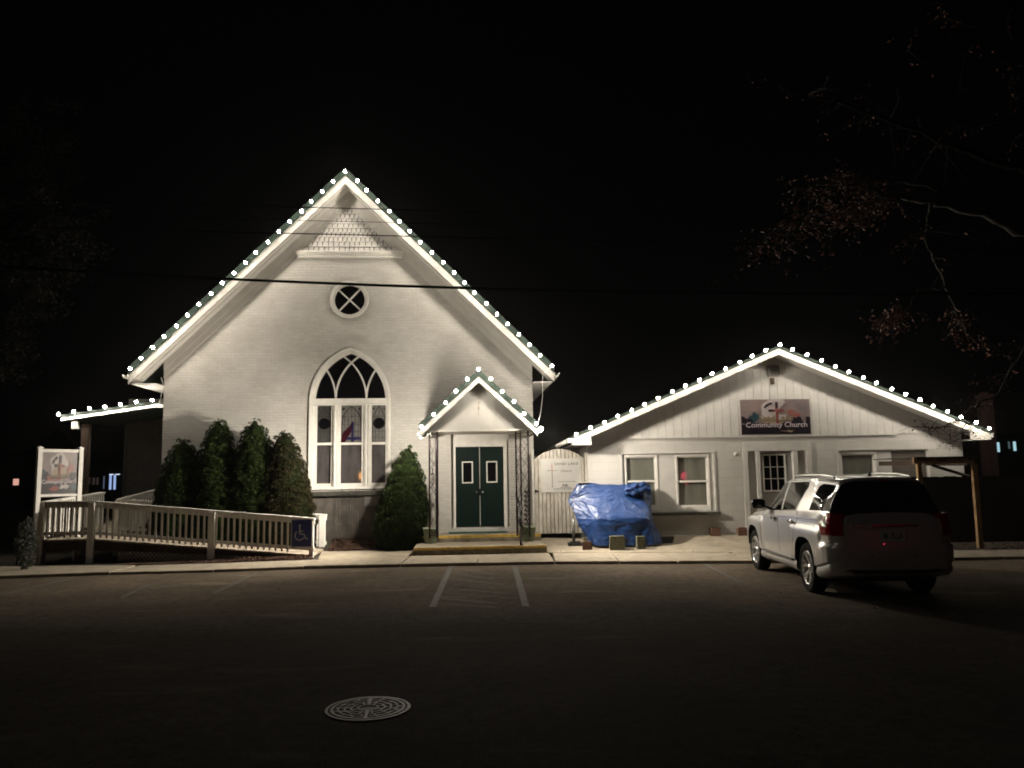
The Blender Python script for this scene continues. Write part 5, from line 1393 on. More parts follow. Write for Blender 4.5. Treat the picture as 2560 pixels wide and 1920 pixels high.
    block(366,520,1132,1186,18.28,'dark red brick lying left of the tarp',M['redbrick'],4,None,.10,'red_brick')
    # dark post base and pole left of tarp
    p = P(245,1108,18.95); t = thing('umbrella_base', 'dark square umbrella base with short grey pole left of the tarp', 'umbrella base', WF, (p.x, p.y, APZ(p.x, p.y-.12)-.006))
    mb = MB(); mb.box(-.17,.17,-.17,.17,.0,.075); mb.box(-.12,.12,-.12,.12,.0751,.10); obj('base', mb, M['black'], t)
    mb = MB(); mb.tube([(-.03,0,.10),(-.03,0,.62)], .035, 14); mb.tube([(-.03,0,.62),(-.03,0,.66)], .02, 10); obj('pole', mb, M['greyplast'], t)
    p = P(1725,1100,18.9); mb = MB()
    mb.hexa([(-.13,-.09,0),(.13,-.09,0),(.13,.09,0),(-.13,.09,0)], [(-.17,-.12,.15),(.17,-.12,.15),(.17,.12,.15),(-.17,.12,.15)])
    single('black_tub', mb, M['black'], 'black plastic tub right of the blue tarp', 'tub', WF, (p.x, p.y, APZ(p.x, p.y-.12)-.006))
tarp()
for (x0,x1,y0,y1,lab) in ((1776,1799,1316,1337,'red brick at the hall wall right of the dark sill'),(1843.5,1865,1313,1332.5,'red brick at the hall wall beside the car')):
    c = HF.hit((x0+x1)/2, y1, -.12); z = .19
    w = HF.hit(x1,1320,-.12).x-HF.hit(x0,1320,-.12).x; h = HF.hit(x0,y0,-.12).y-HF.hit(x0,y1,-.12).y
    mb = MB(); mb.box(-w/2,w/2,-.09,.09,0,h); mb.box(-w/2+.03,w/2-.03,-.06,.06,h+.001,h+.012)
    single('clay_brick', mb, M['redbrick'], lab, 'brick', HF, (c.x,-.12,APZ(*HF.wor((c.x,-.2,0))[:2])-.004), 0, 'bricks set along the hall wall')

# ================================================================ ARBOR on the right
d0 = 17.4
pr0 = at_d(2450,1360,d0); t = thing('wooden_arbor', 'weathered wooden frame with two posts and a beam right of the car', 'wooden frame', WF, (pr0.x, pr0.y, 0))
def rel(p): return Vector(p)-Vector((pr0.x, pr0.y, 0))
pt = rel(at_d(2434,1158,d0)); lt = rel(at_d(2296,1160,d0)); lb = Vector((lt.x+.02, lt.y, .05)); pb = Vector((0,0,.02))
def bar3(a, b, w, dd, m, name, seg=1):
    mb = MB(); d = (b-a).normalized(); s = d.cross(Vector((0,1,0))).normalized()*w/2; f = Vector((0,1,0))*dd/2
    mb.hexa([a-s-f, a+s-f, a+s+f, a-s+f], [b-s-f, b+s-f, b+s+f, b-s+f]); return obj(name, mb, m, t, fixn=True)
bar3(pb, pt, .10, .09, M['arbor'], 'post'); bar3(lb, lt, .09, .09, M['arbor'], 'post')
bar3(rel(at_d(2283,1151,d0-.1)), rel(at_d(2433,1149,d0-.1)), .135, .05, M['arbor'], 'beam')
bk = rel(at_d(2300,1162,d0)); 
for x, nm in ((2300,'rafter'),(2428,'rafter')):
    a = rel(at_d(x,1158,d0+.05)); b = a+Vector((0,1.9,.02)); mb = MB(); mb.hexa([a+Vector((-.03,0,-.05)),a+Vector((.03,0,-.05)),b+Vector((.03,0,-.05)),b+Vector((-.03,0,-.05))],[a+Vector((-.03,0,.05)),a+Vector((.03,0,.05)),b+Vector((.03,0,.05)),b+Vector((-.03,0,.05))]); obj(nm, mb, M['wood'], t)
mb = MB(); a = rel(at_d(2330,1163,d0+.1)); b = rel(at_d(2425,1192,d0+.4)); mb.tube([a,b], .035, 4); obj('brace', mb, M['wood'], t)
mb = MB(); rn = random.Random(5); xa = rel(at_d(2285,1143,d0)).x; xb = rel(at_d(2434,1143,d0)).x; z = rel(at_d(2360,1144,d0)).z
mb.box(xa, xb, -.12, 2.0, z+.0, z+.02)
x = xa
while x < xb: mb.box(x, x+.05, -.135, .2, z-.03-rn.uniform(0,.05), z+.012); x += .058
obj('roof_slats', mb, M['wood'], t)
# dark board fence beyond it
mb = MB(); a = at_d(2236,1195,18.9); b = at_d(2760,1195,18.9); z = at_d(2340,1196,18.9).z; x = a.x
while x < b.x: mb.box(x-a.x, x-a.x+.14, -.012, .012, 0, z+random.uniform(-.01,.01)); x += .145
mb.box(0, b.x-a.x, .013, .05, .3, .4); mb.box(0, b.x-a.x, .013, .05, 1.2, 1.3)
single('board_fence', mb, M['fencew'], 'dark board fence behind the wooden frame', 'fence', WF, (a.x, a.y, .04))

# ================================================================ TREES
def leafquad(mb, p, s, rn, mi=0):
    a = Vector((rn.gauss(0,1), rn.gauss(0,1), rn.gauss(0,1))).normalized(); b = a.cross(Vector((rn.gauss(0,1), rn.gauss(0,1), rn.gauss(0,1)))).normalized(); c = a.cross(b)
    mb.add([p-a*s, p-a*s*.1+b*s*.42+c*s*.12, p+a*s, p-a*s*.1-b*s*.42+c*s*.12], [(0,1,2),(0,2,3)], mi)
base = at_d(2700, 1380, 15.0); base.z = 0
tr = thing('tree', 'large tree at the right edge with sparse russet leaves', 'tree', WF, base)
rn = random.Random(31)
def rp(x, y, d): return at_d(x, y, d)-base
mb = MB()
tr_pts = [Vector((0,0,0)), rp(2720,1100,15), rp(2690,800,15), rp(2670,600,15), rp(2650,410,15), rp(2620,200,15), rp(2600,-80,15)]
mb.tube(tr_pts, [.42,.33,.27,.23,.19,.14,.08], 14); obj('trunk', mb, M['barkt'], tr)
tips = []
def limb(pts, r0, r1, name='limb', dim=False):
    P = [rp(*q) for q in pts]; Q = []
    for i in range(len(P)-1):
        for k in range(4):
            t = k/4; Q.append(P[i].lerp(P[i+1], t)+Vector((rn.gauss(0,1),rn.gauss(0,1),rn.gauss(0,1)))*.02)
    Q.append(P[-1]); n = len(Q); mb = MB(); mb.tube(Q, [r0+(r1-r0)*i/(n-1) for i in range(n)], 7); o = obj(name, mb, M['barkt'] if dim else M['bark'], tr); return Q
Q1 = limb([(2670,600,15),(2540,575,14.8),(2427,527,14.6),(2320,503,14.2),(2250,498,14),(2205,484,13.8),(2165,467,13.6),(2080,455,13.4),(1990,470,13.2)], .085, .015)
Q2 = limb([(2320,503,14.2),(2352,480,14.2),(2335,466,14),(2260,453,13.9),(2190,462,13.8),(2130,452,13.7),(2060,440,13.5)], .04, .01)
Q3 = limb([(2328,503,14.2),(2322,545,14.2),(2317,590,14.2),(2335,650,14.2),(2362,718,14.2),(2392,780,14.2),(2418,835,14.2),(2445,860,14.2)], .04, .008)
Q4 = limb([(2650,440,15),(2560,420,15),(2490,406,15),(2440,385,14.7),(2390,370,14.5),(2300,330,14.2),(2200,290,14),(2080,250,13.6),(1960,230,13.2)], .09, .015, dim=True)
Q5 = limb([(2362,718,14.2),(2300,725,14),(2262,772,13.8),(2235,785,13.7),(2200,800,13.6)], .016, .005)
Q6 = limb([(2690,760,15),(2570,860,14.8),(2540,900,14.6),(2500,980,14.3),(2450,1010,14.2),(2400,1045,14.1),(2345,1070,14.0),(2305,1068,14)], .03, .004)
Q7 = limb([(2450,1010,14.2),(2425,1035,14.2),(2400,1080,14.2),(2376,1110,14.2)], .012, .003)
Q8 = limb([(2250,498,14),(2180,505,13.8),(2090,520,13.6),(2000,545,13.4),(1910,600,13.2)], .03, .006)
if 0: Q9 = limb([(2562,780,15),(2540,640,14.8),(2600,400,14.6),(2650,200,14.5)], .1, .05, dim=True)
leaves = MB(); tw = MB()
def twig_cluster(P, n, spread, drop, nl, size, L_=.35):
    for _ in range(n):
        s = rn.choice(P); e = s+Vector((rn.gauss(0,spread), rn.gauss(0,spread*.8), rn.gauss(-drop, spread*.7)))
        m = s.lerp(e, .5)+Vector((rn.gauss(0,.05), rn.gauss(0,.05), .05)); tw.tube([s, m, e], [.007,.004,.002], 3)
        for k in range(nl):
            t = rn.random(); p = (s.lerp(m, t) if rn.random() < .25 else m.lerp(e, t))+Vector((rn.gauss(0,.05), rn.gauss(0,.05), rn.gauss(-.02,.05)))
            leafquad(leaves, p, rn.uniform(.5,1.2)*size, rn)
twig_cluster(Q1[-12:], 60, .34, .30, 9, .042)
twig_cluster(Q8[-14:], 110, .36, .34, 10, .042)
twig_cluster(Q2[-8:], 30, .35, .1, 7, .04)
twig_cluster(Q4[-16:], 30, .5, .0, 5, .035)
twig_cluster(Q5[-8:], 34, .22, .22, 11, .042)
twig_cluster(Q3[-9:], 30, .22, .12, 8, .042)
twig_cluster(Q3[6:16], 14, .3, .2, 6, .04)
twig_cluster(Q6[-14:], 34, .20, .06, 4, .03)
twig_cluster(Q7, 22, .15, .05, 4, .03)
twig_cluster([rp(rn.uniform(2000,2700), rn.uniform(-100,350), rn.uniform(14,17)) for _ in range(20)], 40, .6, .2, 6, .04)
twig_cluster(Q6[4:12], 16, .3, .1, 5, .035)
obj('twigs', tw, M['bark'], tr); obj('leaves', leaves, M['leafr'], tr)

# dim tree on the left
base = at_d(-60, 1330, 24.0); base.z = 0
tl = thing('tree', 'dim leafy tree at the left edge of the dark sky', 'tree', WF, base); rn = random.Random(77)
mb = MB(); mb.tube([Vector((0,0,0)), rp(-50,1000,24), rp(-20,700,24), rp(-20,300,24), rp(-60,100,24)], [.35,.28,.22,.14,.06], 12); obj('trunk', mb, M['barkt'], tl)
lv = MB(); tb = MB()
cl = [(170,570,1.0,23),(190,620,.7,22.6),(120,500,1.4,24),(70,420,1.4,24),(90,640,1.3,23.5),(130,720,.9,23),(60,760,1.1,23.5),(20,560,1.6,24),(110,350,1.0,24),(-60,400,1.8,24),(30,870,.8,23.3),(-30,740,1.5,23.5),(0,930,.7,23),(40,300,1.0,24),(-120,600,1.8,24),(-100,850,1.4,24)]
trunkp = [rp(-50,900,24), rp(-30,750,24), rp(-20,600,24), rp(-20,420,24)]
for (x, y, r, d) in cl:
    c = rp(x, y, d); s = min(trunkp, key=lambda q: (q-c).length); tb = MB(); tb.tube([s, s.lerp(c,.5)+Vector((0,0,.2)), c], [.07,.04,.015], 5); obj('limb', tb, M['barkt'], tl)
    for sub in range(int(16*r)):
        cc = c+Vector((rn.gauss(0,r*.45), rn.gauss(0,r*.45), rn.gauss(0,r*.4)))
        for k in range(42):
            leafquad(lv, cc+Vector((rn.gauss(0,.16), rn.gauss(0,.16), rn.gauss(0,.13))), rn.uniform(.04,.075), rn)
obj('crown', lv, M['leafg'], tl)

# ================================================================ OVERHEAD CABLES
def cable(label, a, b, d, r, x0=-300, x1=2900, sag=.0):
    """a,b photo points the cable passes; runs on to both sides"""
    A_, B_ = at_d(*a, d), at_d(*b, d); e = (B_-A_)/(B_.x-A_.x); P0 = A_+e*(-26-A_.x); P1 = A_+e*(26-A_.x)
    mid = (A_.x+B_.x)/2
    pts = []
    for i in range(25):
        t = i/24; p = P0.lerp(P1, t); p.z += sag*((p.x-mid)**2)/400; pts.append(p-P0)
    mb = MB(); mb.tube(pts, r, 6); single('overhead_cable', mb, M['cable'], label, 'cable', WF, P0, 0, 'overhead cables crossing in front of the gable')
cable('thick black cable crossing the gable at the round window', (570,699), (1175,722), 13.0, .024, sag=.9)
cable('topmost thin cable across the peak of the church gable', (762,518), (975,523.5), 13.0, .0075)
cable('middle thin cable across the shingled gable', (730,550.5), (990,556.5), 13.0, .005)
cable('lowest thin cable across the shingled gable', (706,583), (1045,591), 13.0, .0095)

# ================================================================ FAR BUILDINGS AND LIGHTS
def far(label, px0, px1, ptop, d, wins, roof=True):
    a = at_d(px0,1250,d); b = at_d(px1,1250,d); z = at_d((px0+px1)/2, ptop, d).z
    t = thing('distant_house', label, 'house', WF, (a.x, d, 0)); W_ = b.x-a.x
    holes = []
    mb = MB(); mb.box(0,W_,0,6,0,z); obj('wall', mb, M['house'], t)
    mb = MB(); mb.add([(-.4,-.4,z+.001),(W_+.4,-.4,z+.001),(W_+.4,6.4,z+.001),(-.4,6.4,z+.001),(-.4,3,z+1.8),(W_+.4,3,z+1.8)], [(0,1,5,4),(2,3,4,5),(1,2,5),(3,0,4)]); obj('roof', mb, M['groof'], t)
    for (x0,y0,x1,y1,m) in wins:
        p, q = at_d(x0,y1,d), at_d(x1,y0,d); mb = MB(); mb.box(p.x-a.x, q.x-a.x, -.03, -.002, p.z, q.z); w = obj('lit_window_or_post', mb, M[m], t)
        if x1-x0 > 16 and m != 'dimred':
            mb = MB(); n = max(2, int((x1-x0)/14)); 
            for k in range(n+1):
                x = p.x-a.x+(q.x-p.x)*k/n; mb.box(x-.04,x+.04,-.07,-.031,p.z,q.z)
            obj('frame', mb, M['house'], w)
    return t
far('distant house glowing bluish through the side porch', 190, 330, 1150, 42, [(271,1187,294,1224,'shop'),(308,1185.5,312.5,1217,'shop2'),(272,1185,303,1187,'shop2'),(258,1190,262,1222,'shopdim'),(221,1193,226,1210,'dimred'),(231,1194,238,1212,'dimred'),(241,1194,247,1212,'dimred')])  # columns and post glow by themselves in place of light falling on them
far('distant house with one small pink lit window at far left', -200, 60, 1130, 55, [(33,1197,47.5,1213,'pink')])
hr_ = far('dark house at far right with bluish lit windows', 2488, 2800, 1080, 30, [(2490,1106,2497,1130,'teal'),(2534,1104,2538,1127,'teal'),(2521,1104,2523,1122,'dimteal')])
ca = at_d(2463,1016,27); cb_ = at_d(2481.5,986,27)
mb = MB(); w = cb_.x-ca.x; mb.box(0,w,0,.5,-ca.z+.0,cb_.z-ca.z-.06); mb.box(-.03,w+.03,-.03,.53,cb_.z-ca.z-.059,cb_.z-ca.z+.02); mb.box(.08,w-.08,.1,.4,cb_.z-ca.z+.021,cb_.z-ca.z+.10)
single('chimney', mb, M['chim'], 'reddish brick chimney rising beyond the right end of the hall', 'chimney', WF, (ca.x, 27, ca.z))
# lamps across the street, behind the camera, that the panes mirror
def mirror_lamp(fr, px, py, v, dist, name, label, cat, m, size, tilt=0):
    q = fr.hit(px, py, v); p = fr.wor((q.x, v, q.y)); d = (p-CAM).normalized(); n = fr.m @ Vector((0,-1,0)); r = d-2*d.dot(n)*n
    c = p+r*dist; c.z = max(c.z, .6); mb = MB(); w, h = size
    if m == 'neon':
        for zc in (.37, -.37): mb.ribbon([(w*.6*cos(a), zc+h*.45*sin(a)) for a in [radians(40+i*20) for i in range(15)]], .07, -.02, .02); mb.ribbon([(-w*.3,zc),(w*.5,zc+h*.1)], .07, -.021, .019)
    else: mb.lathe([(0,h),(w*.6,h*.8),(w,0),(w*.6,-h*.8),(0,-h)], 14)
    single(name, mb, M[m], label, cat, WF, c)
mirror_lamp(HF, 1711, 1201.5, .092, 42, 'neon_sign', 'red neon sign across the street mirrored in the hall window', 'neon sign', 'neon', (.26,.5))
mirror_lamp(CF, 902, 1190, .095, 40, 'street_lantern', 'amber lantern across the street mirrored in the arched window', 'lantern', 'amber', (.13,.3))

# ================================================================ LEAF LITTER
def litter():
    mb = MB(); rn = random.Random(55)
    def scat(n, f, s0=.012, s1=.03):
        for _ in range(n):
            p = f(); s = rn.uniform(s0, s1); a = rn.uniform(0, 2*pi)
            A_ = Vector((cos(a), sin(a), rn.uniform(-.35,.35)))*s; B_ = Vector((-sin(a)*.7, cos(a)*.7, rn.uniform(-.4,.4)))*s*.8
            p = Vector(p)+Vector((0,0,s*.3)); mb.add([p-A_, p-B_*.9, p+A_, p+B_], [(0,1,2),(0,2,3)])
    def band(pts, w, z, back=0):
        P = [at_z(x, y, z) for x, y in pts]
        def f():
            k = rn.randrange(len(P)-1); t = rn.random(); q = P[k].lerp(P[k+1], t); q.y += abs(rn.gauss(0, w))*(1 if back else -1)*(.5+.8*abs(noise.noise(Vector((q.x*1.3,0,0))))*2); return (q.x, q.y, z+rn.random()*.02)
        return f
    scat(4200, band([(-60,1444),(0,1441),(260,1431),(560,1424),(780,1416),(1029,1411)], .11, .004))
    scat(1100, band([(1029,1411),(1400,1404.5),(1850,1403.5)], .03, .004), .008, .02)
    scat(3600, band([(300,1415),(560,1406),(780,1398)], .25, .04, 1))
    def bed():
        u = rn.uniform(CF.hit(815,1300,-1.3).x, CF.hit(1035,1300,-1.3).x); return (lambda v_: CF.wor((u, v_, .05+.20*min(1,(v_+1.0)/.95)+rn.random()*.05)))(rn.uniform(-1.0,-.05))
    scat(3600, bed, .015, .038)
    def lbed():
        u = rn.uniform(CF.hit(600,1380,vF).x, CF.hit(770,1380,vF).x); return CF.wor((u, vF-rn.uniform(0,.45), .04+rn.random()*.07))
    scat(1500, lbed)
    def road(): q = at_z(rn.uniform(0,2300), rn.uniform(1420,1560), .004); return q
    scat(46, road, .02, .04)
    def apron(): q = at_z(rn.uniform(1380,1850), rn.uniform(1340,1400), .07); q.z = .08+max(0,(q.y-17))*.05; return q
    scat(60, apron, .012, .03)
    def hbase(): q = at_z(rn.uniform(1640,1700), rn.gauss(1350,5), .12); q.z = .15; return q
    scat(180, hbase, .012, .03)
    def st_(): u = rn.uniform(q0.x+.1, q1.x-.1); return CF.wor((u, vu-rn.uniform(.0,.1), z1+.004))
    scat(50, st_, .01, .02)
    def rbed(): q = at_z(rn.uniform(2360,2600), rn.uniform(1356,1376), .05); return q
    scat(700, rbed, .02, .04)
    single('leaf_litter', mb, M['litter'], 'dead brown leaves drifted along the kerb and beds', 'dead leaves', WF, kind='stuff')
litter()
# ================================================================ SUV
def suv():
    wl = at_z(2022, 1481, 0); wf = at_z(1890, 1423, 0)
    hd = atan2(wf.x-wl.x, wf.y-wl.y)           # heading off +Y
    WB = 2.86; TW = .80
    ax = Vector((cos(hd), -sin(hd), 0)); o = Vector((wl.x, wl.y, 0))+ax*(TW+.10)*.93
    car = thing('parked_car', 'silver sport utility car parked facing the hall with unlit rear', 'car', WF, o, -hd); car.scale = (.93, 1, 1)
    def interp(T, y):
        if y <= T[0][0]: return T[0][1]
        for (a, va), (b, vb) in zip(T, T[1:]):
            if a <= y <= b:
                t = (y-a)/(b-a); return va+(vb-va)*t
        return T[-1][1]
    def sm(a, b, x): t = max(0, min(1, (x-a)/(b-a))); return t*t*(3-2*t)
    Wt = [(-.97,.66),(-.955,.74),(-.92,.81),(-.86,.865),(-.75,.898),(-.5,.915),(.3,.92),(2.3,.92),(3.0,.91),(3.35,.88),(3.6,.80),(3.74,.70),(3.80,.60)]
    ZB = [(-.97,.42),(-.9,.34),(-.6,.27),(-.4,.24),(3.2,.24),(3.6,.27),(3.8,.36)]
    ZS = [(-.97,.98),(-.9,1.08),(-.5,1.13),(0,1.13),(1.0,1.10),(2.0,1.06),(2.5,1.04),(3.0,1.0),(3.4,.93),(3.65,.82),(3.8,.66)]
    ZR = [(-.97,1.0),(-.93,1.12),(-.86,1.30),(-.78,1.50),(-.73,1.60),(-.66,1.645),(-.4,1.665),(.2,1.685),(.9,1.685),(1.35,1.665),(1.65,1.61),(1.9,1.50),(2.2,1.32),(2.5,1.14),(2.62,1.085),(2.8,1.07),(3.0,1.055),(3.3,1.01),(3.55,.93),(3.72,.82),(3.8,.70)]
    WR = [(-.97,.60),(-.86,.58),(-.7,.55),(0,.59),(1.3,.60),(1.9,.60),(2.5,.66),(2.62,.70),(3.4,.66),(3.8,.50)]
    def flare(y, z):
        b = 0
        for yc in (0, WB):
            b = max(b, sm(.70,.60,abs(y-yc))*sm(.99,.90,z)*.035)
        if y < -.35: b = max(b, .045*sm(.755,.735,z)*sm(-.35,-.55,y))
        b -= .012*sm(.66,.6,1) * 0
        return b
    def section(y):
        w, zb, zs, zr, wr = [interp(T, y) for T in (Wt, ZB, ZS, ZR, WR)]
        cab = sm(.06,.30, zr-zs)
        P = [(0,zb),(w-.20,zb),(w-.09,zb+.01),(w-.045,zb+.05),(w-.03,zb+.10),(w-.045,zb+.16)]
        top = zs-.05
        for k in range(14): 
            z = zb+.19+(top-zb-.19)*k/13; P.append((w-.018+.018*sin(min(1,(z-.3)/.6)*pi*.5)-.012*max(0,(z-.85))*2, z))
        P += [(w-.035,zs-.025),(w-.055,zs-.005),(w-.075,zs+.012)]
        bx, bz = w-.08, zs+.02
        tx, tz = (wr+.065), max(bz+.004, zr-.10)
        if cab < .5: tx = min(tx, bx-.02)
        n = 12
        for k in range(1, n+1):
            t = k/n; P.append((bx+(tx-bx)*t+.012*sin(pi*t)*cab, bz+(tz-bz)*t))
        h = zr-tz
        for k in range(1, 6):
            a = k/6*pi/2; P.append((tx-(tx-(wr-.12))*(1-cos(a))*1.0, tz+h*.80*sin(a)))
        ex, ez = wr-.12, tz+h*.86
        for k in range(0, 6):
            t = k/5; P.append((ex*(1-t), ez+(zr-ez)*(1-(1-t)**2)))
        out = []
        for x, z in P: out.append((max(0, x)+ (flare(y, z) if x > w-.12 and z < zs else 0), z))
        return out
    ys = []
    y = -.97
    while y < 3.8: ys.append(y); y += .02 if (y < -.6 or y > 3.5) else .035
    ys.append(3.8); sec = [section(y) for y in ys]; n = len(sec[0]); vs = []; fs = []; ms = []
    for y, s in zip(ys, sec):
        vs += [(x, y, z) for x, z in s]; vs += [(-x, y, z) for x, z in s[1:-1][::-1]]
    m = 2*n-2
    for i in range(len(ys)-1):
        for k in range(m): fs.append((i*m+k, (i+1)*m+k, (i+1)*m+(k+1)%m, i*m+(k+1)%m))
    fs.append(tuple(range(m))); fs.append(tuple(range((len(ys)-1)*m, len(ys)*m))[::-1])
    me = bpy.data.meshes.new('body'); me.from_pydata(vs, [], fs); me.materials.append(M['carpaint']); me.materials.append(M['black'])
    b = bmesh.new(); b.from_mesh(me); bmesh.ops.recalc_face_normals(b, faces=b.faces)
    for f in b.faces: f.smooth = True; f.material_index = 1 if f.calc_center_median().z < .262 else 0
    b.to_mesh(me); b.free()
    body = bpy.data.objects.new('body', me); COL.objects.link(body)
    # keep a copy of the skin for panels that follow it
    skin = [(v.co.copy()) for v in me.vertices]; skn = [v.normal.copy() for v in me.vertices]; polys = [tuple(p.vertices) for p in me.polygons if len(p.vertices) == 4]
    cut = MB()
    for yc in (0, WB):
        for s in (1, -1):
            pts = []
            for i in range(40):
                a = 2*pi*i/40; c_, s_ = cos(a), sin(a); e = 2/2.7
                pts.append((yc+.435*math.copysign(abs(c_)**e, c_), .36+.435*math.copysign(abs(s_)**e, s_)))
            k = len(pts); x0, x1 = sorted((s*.58, s*1.3)); ar = 1
            cut.add([(x0,p,q) for p,q in pts]+[(x1,p,q) for p,q in pts], [tuple(range(k))[::-1], tuple(range(k,2*k))]+[(i,(i+1)%k,(i+1)%k+k,i+k) for i in range(k)])
    co = obj('cutter', cut, M['black'], fixn=True)
    md = body.modifiers.new('b', 'BOOLEAN'); md.object = co; md.operation = 'DIFFERENCE'; md.solver = 'EXACT'; md.material_mode = 'TRANSFER'
    dg = bpy.context.evaluated_depsgraph_get(); nm = bpy.data.meshes.new_from_object(body.evaluated_get(dg)); body.modifiers.clear(); body.data = nm; nm.name = 'body'
    bpy.data.objects.remove(co); body.parent = car
    try: nm.set_sharp_from_angle(angle=radians(38))
    except Exception: pass
    # ---- surface helpers
    def side_x(y, z):
        s = section(y); best = None
        for (xa, za), (xb, zb_) in zip(s[2:], s[3:]):
            if min(za,zb_)-1e-6 <= z <= max(za,zb_)+1e-6 and abs(zb_-za) > 1e-6:
                x = xa+(xb-xa)*(z-za)/(zb_-za)
                if best is None or x > best: best = x
        return best if best is not None else s[-8][0]
    def patch(name, poly, off, side, mt, par=car, th=.004, step=.07):
        bm = bmesh.new(); vv = [bm.verts.new((0, y, z)) for y, z in poly]; bm.faces.new(vv)
        ya, yb = min(p[0] for p in poly), max(p[0] for p in poly); za, zb_ = min(p[1] for p in poly), max(p[1] for p in poly)
        y = ya+step
        while y < yb: bmesh.ops.bisect_plane(bm, geom=bm.verts[:]+bm.edges[:]+bm.faces[:], plane_co=(0,y,0), plane_no=(0,1,0)); y += step
        z = za+step
        while z < zb_: bmesh.ops.bisect_plane(bm, geom=bm.verts[:]+bm.edges[:]+bm.faces[:], plane_co=(0,0,z), plane_no=(0,0,1)); z += step
        for v in bm.verts: v.co.x = side*(side_x(v.co.y, v.co.z)+off)
        bmesh.ops.recalc_face_normals(bm, faces=bm.faces)
        f0 = bm.faces[0] if False else next(iter(bm.faces))
        if f0.normal.x*side < 0: bmesh.ops.reverse_faces(bm, faces=bm.faces)
        r = bmesh.ops.extrude_face_region(bm, geom=bm.faces[:]); 
        for v in [g for g in r['geom'] if isinstance(g, bmesh.types.BMVert)]: v.co.x += 0
        for v in [g for g in r['geom'] if isinstance(g, bmesh.types.BMVert)]: v.co.x -= 0
        # the original faces go inward to give the panel thickness
        newv = set(g for g in r['geom'] if isinstance(g, bmesh.types.BMVert))
        for v in bm.verts:
            if v not in newv: v.co.x -= side*(th+off)
        bmesh.ops.recalc_face_normals(bm, faces=bm.faces)
        for f in bm.faces: f.smooth = True
        me = bpy.data.meshes.new(name); bm.to_mesh(me); bm.free(); me.materials.append(M[mt])
        try: me.set_sharp_from_angle(angle=radians(40))
        except Exception: pass
        o = bpy.data.objects.new(name, me); COL.objects.link(o); o.parent = par; return o
    def line(name, pts, w, side, mt, off=.0015, par=car):
        P = []
        for (a, b_) in zip(pts, pts[1:]):
            d = sqrt((b_[0]-a[0])**2+(b_[1]-a[1])**2); k = max(1, int(d/.06))
            for i in range(k): t = i/k; P.append((a[0]+(b_[0]-a[0])*t, a[1]+(b_[1]-a[1])*t))
        P.append(pts[-1]); Q = [Vector(p) for p in P]; vs = []; fs = []
        for i, p in enumerate(Q):
            d = (Q[min(i+1,len(Q)-1)]-Q[max(i-1,0)]).normalized(); nn = Vector((-d.y, d.x))*w/2
            for s in (1,-1):
                q = p+nn*s; x = side_x(q.x, q.y)
                vs.append((side*(x+off), q.x, q.y)); vs.append((side*(x-.004), q.x, q.y))
        for i in range(len(Q)-1):
            o_ = i*4; fs += [(o_,o_+4,o_+6,o_+2),(o_,o_+1,o_+5,o_+4),(o_+2,o_+6,o_+7,o_+3)]
        mb = MB(); mb.add(vs, fs); return obj(name, mb, M[mt], par, fixn=True)
    def shell(name, pred, off, mt, par=car, ring=None):
        idx = [p for p in polys if (pred(sum((skin[i] for i in p), Vector())/4) if ring is None else ring(ys[p[0]//m], p[0] % m))]
        used = sorted(set(i for p in idx for i in p)); mp = {i: k for k, i in enumerate(used)}; n_ = len(used)
        vs = [skin[i]+skn[i]*off for i in used]+[skin[i]-skn[i]*.003 for i in used]; fs = [tuple(mp[i] for i in p) for p in idx]
        ed = {}
        for f in fs:
            for a, b_ in zip(f, f[1:]+f[:1]): ed[(a,b_)] = 1
        fs2 = list(fs)
        for (a, b_) in ed:
            if (b_, a) not in ed: fs2.append((a, a+n_, b_+n_, b_))
        mb = MB(); mb.add(vs, fs2, 0, True); o = obj(name, mb, M[mt], par)
        try: o.data.set_sharp_from_angle(angle=radians(40))
        except Exception: pass
        return o
    front = [(1.36,1.13),(2.28,1.10),(2.26,1.15),(1.98,1.35),(1.72,1.50),(1.52,1.555),(1.36,1.565)]
    rear = [(.62,1.155),(1.28,1.135),(1.28,1.57),(.42,1.585),(.34,1.56),(.36,1.48)]
    quart = [(-.02,1.18),(-.76,1.19),(-.74,1.44),(-.68,1.54),(-.22,1.56),(-.11,1.52),(-.05,1.36)]
    for s in (-1, 1):
        patch('side_window', front, .0035, s, 'carglass'); patch('side_window', rear, .0035, s, 'carglass'); patch('quarter_window', quart, .0035, s, 'carglassd')
        line('chrome_trim', [(.60,1.145),(1.3,1.125),(2.3,1.09)], .014, s, 'chrome', .006)
        line('chrome_trim', [(.58,1.145),(.33,1.50),(.35,1.592),(.45,1.60),(1.3,1.59),(1.55,1.578),(1.75,1.52),(2.02,1.36),(2.33,1.12)], .010, s, 'black', .005)
        line('door_seam', [(2.30,1.07),(2.28,.45),(2.20,.33)], .009, s, 'seam'); line('door_seam', [(1.32,1.58),(1.32,.30)], .009, s, 'seam')
        line('door_seam', [(.30,1.06),(.38,.92),(.46,.72),(.54,.52),(.56,.40),(.60,.32)], .009, s, 'seam') ; line('door_seam', [(.52,1.14),(.30,1.06)], .008, s, 'seam')
        line('crease', [(3.1,.965),(2.3,1.005),(1.3,1.03),(.0,1.05),(-.6,1.06)], .007, s, 'seamlight')
        line('rocker_moulding', [(.62,.405),(2.18,.405)], .05, s, 'carpaint', .018)
        line('rocker_gap', [(.60,.370),(2.22,.370)], .010, s, 'seam', .002)
        line('wheel_arch_trim', [(WB-.60,.42),(WB-.60,.90),(WB-.52,.955),(WB-.2,.975),(WB+.3,.96)], .010, s, 'seamlight', .002)
